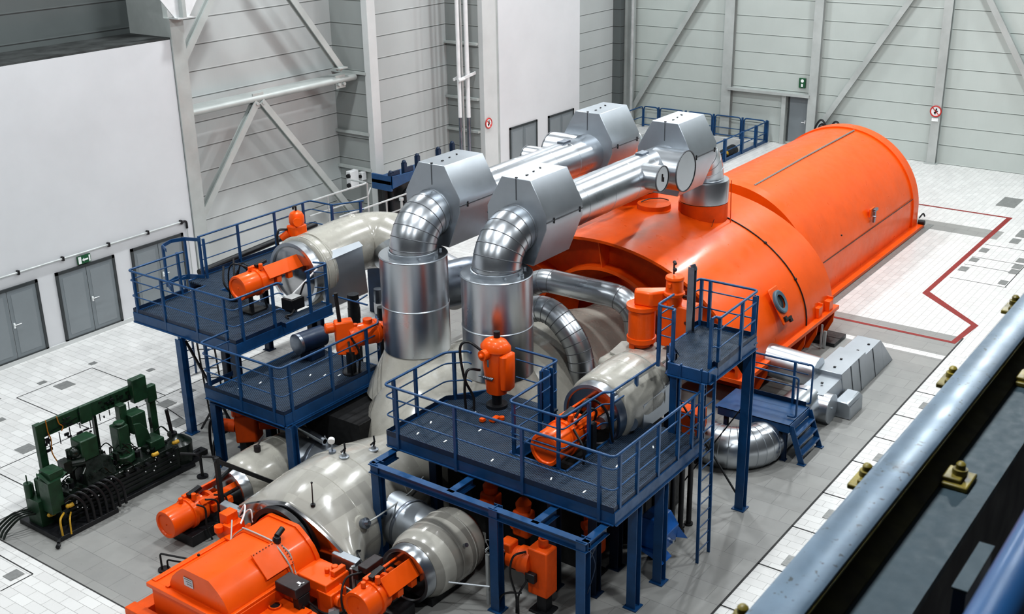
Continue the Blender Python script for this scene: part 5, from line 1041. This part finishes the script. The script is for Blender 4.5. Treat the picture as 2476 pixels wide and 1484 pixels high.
mb=MB(); mb.tube([(15.72,22.05,.75),(15.68,22.1,1.45)],.045,10); mb.cyl((15.72,22.05,.75),(15.72,22.05,.82),.12,14); mb.build('vent_pipe',M['black'],t)
mb=MB(); mb.tube([(15.3,21.65,.1),(16.3,21.85,.12)],.05,8); mb.box((16.05,21.7,.02),(16.45,21.95,.14)); mb.build('drain_line',M['black_metal'],t)
mb=MB(); mb.bar((11.95,21.3,.1),(11.75,21.1,.08),.06,.06); mb.cyl((11.72,21.05,.06),(11.66,21.0,.06),.05,10); mb.build('drain_cock',M['black_metal'],t)
# ------------------------------------------------------------------ background: pit railing, blue skid, grey handrail, hoops
t=thing('pit_railing','blue railing of rounded panels around the floor pit near the far wall','railing',(52,26,0))
P=[(46.6,24.1),(49.3,24.1),(50.4,24.1),(52.4,24.1),(55.2,24.1)]
def bpost(x,y,h=1.12,w=.14):
    mb=MB(); mb.box((x-w/2,y-w/2,0),(x+w/2,y+w/2,h)); mb.build('railing_post',M['blue'],t,ang=0)
for x in (46.7,48.6,50.4,52.3,53.9,55.2): bpost(x,24.1)
mb=MB(); mb.tube([(46.7,24.1,1.08),(55.2,24.1,1.08)],.035,8); mb.tube([(46.7,24.1,.5),(55.2,24.1,.5)],.025,8); mb.box((46.7,24.07,.0),(55.2,24.13,.14)); mb.build('handrail',M['blue'],t)
for y0,y1 in ((24.2,25.35),(25.55,27.0),(27.2,28.6),(28.9,30.3),(30.45,31.3)):
    x=55.15; mb=MB(); mb.tube(fillet([(x,y0,.02),(x,y0,1.12),(x,y1,1.12),(x,y1,.02)],.16),.035,8); mb.tube([(x,y0,.5),(x,y1,.5)],.022,8); mb.tube([(x,y0,.12),(x,y1,.12)],.03,8); mb.build('railing_panel',M['blue'],t)
for y in (24.1,25.45,27.1,28.75,30.4): bpost(55.15,y,1.15,.09)
mb=MB(); mb.tube(fillet([(55.1,31.35,.02),(55.1,31.35,1.12),(53.0,31.35,1.12),(53.0,31.35,.02)],.2),.035,8); mb.tube([(55.1,31.35,.55),(46.6,31.35,.55)],.025,8); mb.tube([(53,31.35,1.1),(46.6,31.35,1.1)],.035,8); mb.build('railing_panel',M['blue'],t)
for x in (53.0,50,47): bpost(x,31.35,1.12,.1)
t=thing('pit_machinery','dark brown pipes and yellow fittings down in the floor pit','pipes',(52,26,-2))
mb=MB(); mb.tube([(48,25.2,-.55),(54.5,25.6,-.45)],.3,16); mb.tube([(49,26.6,-1.2),(54,26.2,-.9)],.25,16); mb.box((47.6,24.5,-2.6),(54.2,26.4,-.75)); mb.box((50.5,24.6,-.8),(52.0,26.0,-.35)); mb.box((52.8,24.7,-.8),(54.0,26.2,-.5)); mb.build('pipe_run',M['black_metal'],t)
mb=MB(); mb.ball((51.2,25.2,-.25),.2); mb.ball((53.2,25.4,-.35),.18); mb.cyl((50.3,25.3,-.6),(50.3,25.3,-.4),.2); mb.build('yellow_fitting',M['yellow'],t)
for i,(y,lb) in enumerate(((21.0,'dark hooped rack end with brown load behind the generator, by the far wall'),(20.25,'dark hooped rack end with olive load behind the generator, nearer the prohibition sign'))):
    t=thing('hoop_rack',lb,'rack',(55,y,0)); mb=MB(); mb.tube(fillet([(54.6,y-.33,0),(54.6,y-.33,1.2),(54.6,y,1.75),(54.6,y+.33,1.2),(54.6,y+.33,0)],.3,6),.05,8); mb.build('hoop',M['black_metal'],t)
    mb=MB(); mb.box((54.55,y-.26,.0),(54.9,y+.26,1.15)); mb.lathe((54.72,y,1.15),(0,0,1),[(0,.22),(.2,.15),(.3,.02)],14); mb.build('load',M['brown'] if i==0 else M['green_black'],t,bevel=.05)
t=thing('blue_skid','dark blue steel skid with upright stubs by the wall, behind the left expansion box','machine skid',(34.5,29.5,0))
mb=MB(); mb.box((32.2,29.3,2.25),(35.9,30.3,2.4)); mb.box((32.2,29.3,2.0),(32.3,30.3,2.6)); mb.prism([(32.25,29.25,2.1),(34.6,29.25,2.35),(34.6,29.25,2.5),(32.25,29.25,2.6)],(0,.05,0)); mb.build('frame',M['blue'],t,bevel=.01)
for x,z in ((32.3,2.7),(33.1,2.95),(33.9,3.05),(35.2,3.05),(36.1,3.1)):
    mb=MB(); mb.box((x-.08,29.3,2.3),(x+.08,29.46,z)); mb.ball((x,29.38,z+.02),.09,10); mb.box((x+.08,29.3,2.55),(x+.45,29.4,2.75)); mb.build('upright_stub',M['navy'],t)
mb=MB(); mb.box((32.6,29.6,0),(36.2,30.4,2.1)); mb.cyl((32.5,29.9,0),(32.5,29.9,2.2),.12,12); mb.cyl((33.2,29.4,1.6),(33.2,29.2,1.6),.35,20); mb.build('tank',M['black_metal'],t,bevel=.05)
for k in range(4):
    x=32.3+.45*k; mb=MB(); mb.tube([(x,28.9,0),(x,28.9,1.75-.1*(k%2))],.05,10); mb.cyl((x,28.9,1.7-.1*(k%2)),(x,28.9,1.8-.1*(k%2)),.09,12); mb.build('riser',M['grey_pipe'],t)
t=thing('grey_handrail','light grey tubular handrail behind the upper left valve','railing',(29,27.9,0))
mb=MB(); mb.tube(fillet([(26.5,27.9,3.2),(29.4,27.9,3.2),(29.4,28.8,3.2)],.1),.035,8); mb.tube([(26.5,27.9,2.7),(29.4,27.9,2.7),(30.3,28.6,2.7)],.028,8); mb.tube([(27.2,27.2,2.6),(31.5,27.2,2.6)],.035,8); mb.tube([(28.0,27.2,2.1),(31.5,27.2,2.1)],.028,8); mb.build('rail_tube',M['grey_pipe'],t)
mb=MB(); 
for x,y,z in ((29.4,27.9,3.2),(27.4,27.9,3.2),(29.6,27.2,2.6),(31.2,27.2,2.6),(28,27.2,2.6)): mb.tube([(x,y,0),(x,y,z)],.032,8)
each(mb,'rail_post',M['grey_pipe'],t)
t=thing('cable_tray','long dark pipe bundle running along the left railing behind the upper valve','pipe',(24,27,2))
mb=MB(); mb.tube([(20.5,26.4,2.75),(25.5,26.6,2.9)],.10,12); mb.tube([(20.3,26.2,2.6),(26,26.4,2.7)],.06,10); mb.tube([(20.5,26.0,2.55),(26,26.1,2.6)],.05,10); mb.build('pipe_run',M['black_metal'],t)
mb=MB(); 
for x in (21,24): mb.bar((x,26.3,0),(x,26.3,2.6),.1,.1)
mb.build('tray_post',M['navy'],t)
t=thing('blue_pump','bright blue pump casing behind the beige upper left valve','pump',(26.6,24.6,2.5))
mb=MB(); mb.lathe((26.5,24.6,2.6),(0,0,1),[(0,.45),(.35,.5),(.5,.42),(.55,.38)],26); mb.box((26.0,24.3,2.3),(27.3,25.0,2.75)); mb.build('casing',M['bright_blue'],t,bevel=.03)
mb=MB(); mb.box((26.1,24.3,0),(27.2,25.0,2.3)); mb.build('stand',M['navy'],t,ang=0)
mb=MB(); mb.lathe((26.5,24.6,3.15),(0,0,1),[(0,.36),(.04,.34),(.05,.001)],24); mb.build('round_lid',M['sign_white'],t)
# dark columns between the left valve and the riser
for i,(x,y,r,h,lb) in enumerate(((21.2,20.9,.16,3.0,'black support column under the beige elbow, left of the grey one'),(21.9,20.6,.14,3.0,'grey-black support column with white clamp under the steel outlet pipe'),(20.9,19.6,.12,3.0,'dark column close to the left riser behind the orange actuator'))):
    t=thing('support_column',lb,'column',(x,y,0)); mb=MB(); mb.cyl((x,y,0),(x,y,h),r,20); mb.build('shaft',M['black_metal'] if i!=1 else M['steel_dark'],t)
    mb=MB(); mb.cyl((x,y,2.3),(x,y,2.6),r*1.08,20); mb.box((x-.25,y-.25,0),(x+.25,y+.25,.04)); mb.build('clamp',M['white_paint'] if i==1 else M['black_metal'],t)
# ------------------------------------------------------------------ crane runway in the foreground
t=thing('crane_runway','long crane rail on a dark runway beam crossing the lower right corner','crane rail',(4,.75,12.4))
def along(poly,nm,m,bev=0):
    mb=MB(); mb.prism([(-4,y,z) for y,z in poly],(58,0,0)); return mb.build(nm,M[m],t,bevel=bev)
along([(.735,12.468),(.725,12.482),(.725,12.493),(.737,12.5),(.815,12.5),(.827,12.493),(.827,12.482),(.817,12.468)],'rail_head','rail')
along([(.757,12.41),(.757,12.47),(.797,12.47),(.797,12.41)],'rail_web','olive'); along([(.70,12.390),(.70,12.396),(.757,12.414),(.797,12.414),(.86,12.396),(.86,12.390)],'rail_foot','olive')
along([(.7215,12.478),(.7215,12.484),(.829,12.484),(.829,12.478)],'rail_edge','olive_yellow')
along([(.575,12.365),(.575,12.39),(.87,12.39),(.87,12.365)],'top_flange','ledge'); along([(.60,10.6),(.60,12.365),(.85,12.365),(.85,10.6)],'box_web','beam_dark')
along([(.52,10.2),(.52,10.6),(.92,10.6),(.92,10.2)],'bottom_flange','beam_dark')
def clip(x,y,s):
    b=MB(); b.cbox((x,y,12.398),(.10,.07,.016)); b.cbox((x,y+s*.012,12.412),(.075,.05,.014)); b.build('rail_clip',M['olive_yellow'],t,bevel=.004)
    c=MB(); c.lathe((x,y,12.418),(0,0,1),[(0,.020),(.016,.020),(.017,.013),(.03,.013),(.036,.008),(.038,.001)],12); c.build('clip_bolt',M['olive_yellow'],t)
for k in range(14):
    clip(2.02+.77*k,.866,-1); clip(2.94+.77*k if k else 2.94,.662,1)
t=thing('walkway_handrail','out-of-focus blue tubular handrail at the lower right corner, nearest the viewer','railing',(2,.235,13.1))
mb=MB(); mb.tube([(-1.5,.236,13.10),(8,.236,13.10)],.032,20); mb.build('rail_tube',M['blue'],t)
t=thing('walkway_bracket','small grey-topped dark bracket post between the runway beam and the blue handrail','bracket',(2,.4,12.5))
mb=MB(); mb.box((2.055,.420,11.9),(2.24,.445,12.645)); mb.build('post',M['navy'],t,ang=0)
mb=MB(); mb.box((2.05,.417,12.645),(2.245,.448,12.65)); mb.build('cap',M['ledge'],t,ang=0)
mb=MB(); mb.box((2.1,.3,11.85),(2.2,.6,11.95)) ; mb.build('arm',M['beam_dark'],t,ang=0)
WORLD=0.24; LAMP=1200; EXPO=-0.27
# ------------------------------------------------------------------ light
def make_light():
    w=bpy.data.worlds.new('hall_light'); SC.world=w; w.use_nodes=True; t=w.node_tree; bg=t.nodes['Background']
    g=t.nodes.new('ShaderNodeNewGeometry'); sx=t.nodes.new('ShaderNodeSeparateXYZ'); t.links.new(g.outputs['Incoming'],sx.inputs[0])
    r=t.nodes.new('ShaderNodeValToRGB'); mr=t.nodes.new('ShaderNodeMapRange'); mr.inputs[1].default_value=1; mr.inputs[2].default_value=-1
    t.links.new(sx.outputs[2],mr.inputs[0]); t.links.new(mr.outputs[0],r.inputs[0])
    e=r.color_ramp.elements; e[0].position=0.45; e[0].color=(.20,.21,.225,1); e[1].position=1.0; e[1].color=(.62,.65,.68,1)
    m=r.color_ramp.elements.new(.62); m.color=(.34,.36,.38,1)
    t.links.new(r.outputs[0],bg.inputs['Color']); bg.inputs['Strength'].default_value=WORLD
    for x in (3,15,27,39,50):
        for y,k in ((3,1.0),(15,1.0),(27,1.0)):
            l=bpy.data.lights.new('high_bay_lamp','AREA'); l.shape='RECTANGLE'; l.size=1.4; l.size_y=.7; l.energy=LAMP*k*(.75 if x<5 else 1.0); l.color=(.955,.99,1.0)
            o=bpy.data.objects.new('high_bay_lamp',l); COL.objects.link(o); o.location=(x,y,18.5)
make_light()
SC.view_settings.view_transform='Standard'; SC.view_settings.look='Medium High Contrast'; SC.view_settings.exposure=EXPO
SC.cycles.use_denoising=True; SC.cycles.max_bounces=8; SC.cycles.sample_clamp_indirect=6; SC.cycles.caustics_reflective=False; SC.cycles.caustics_refractive=False
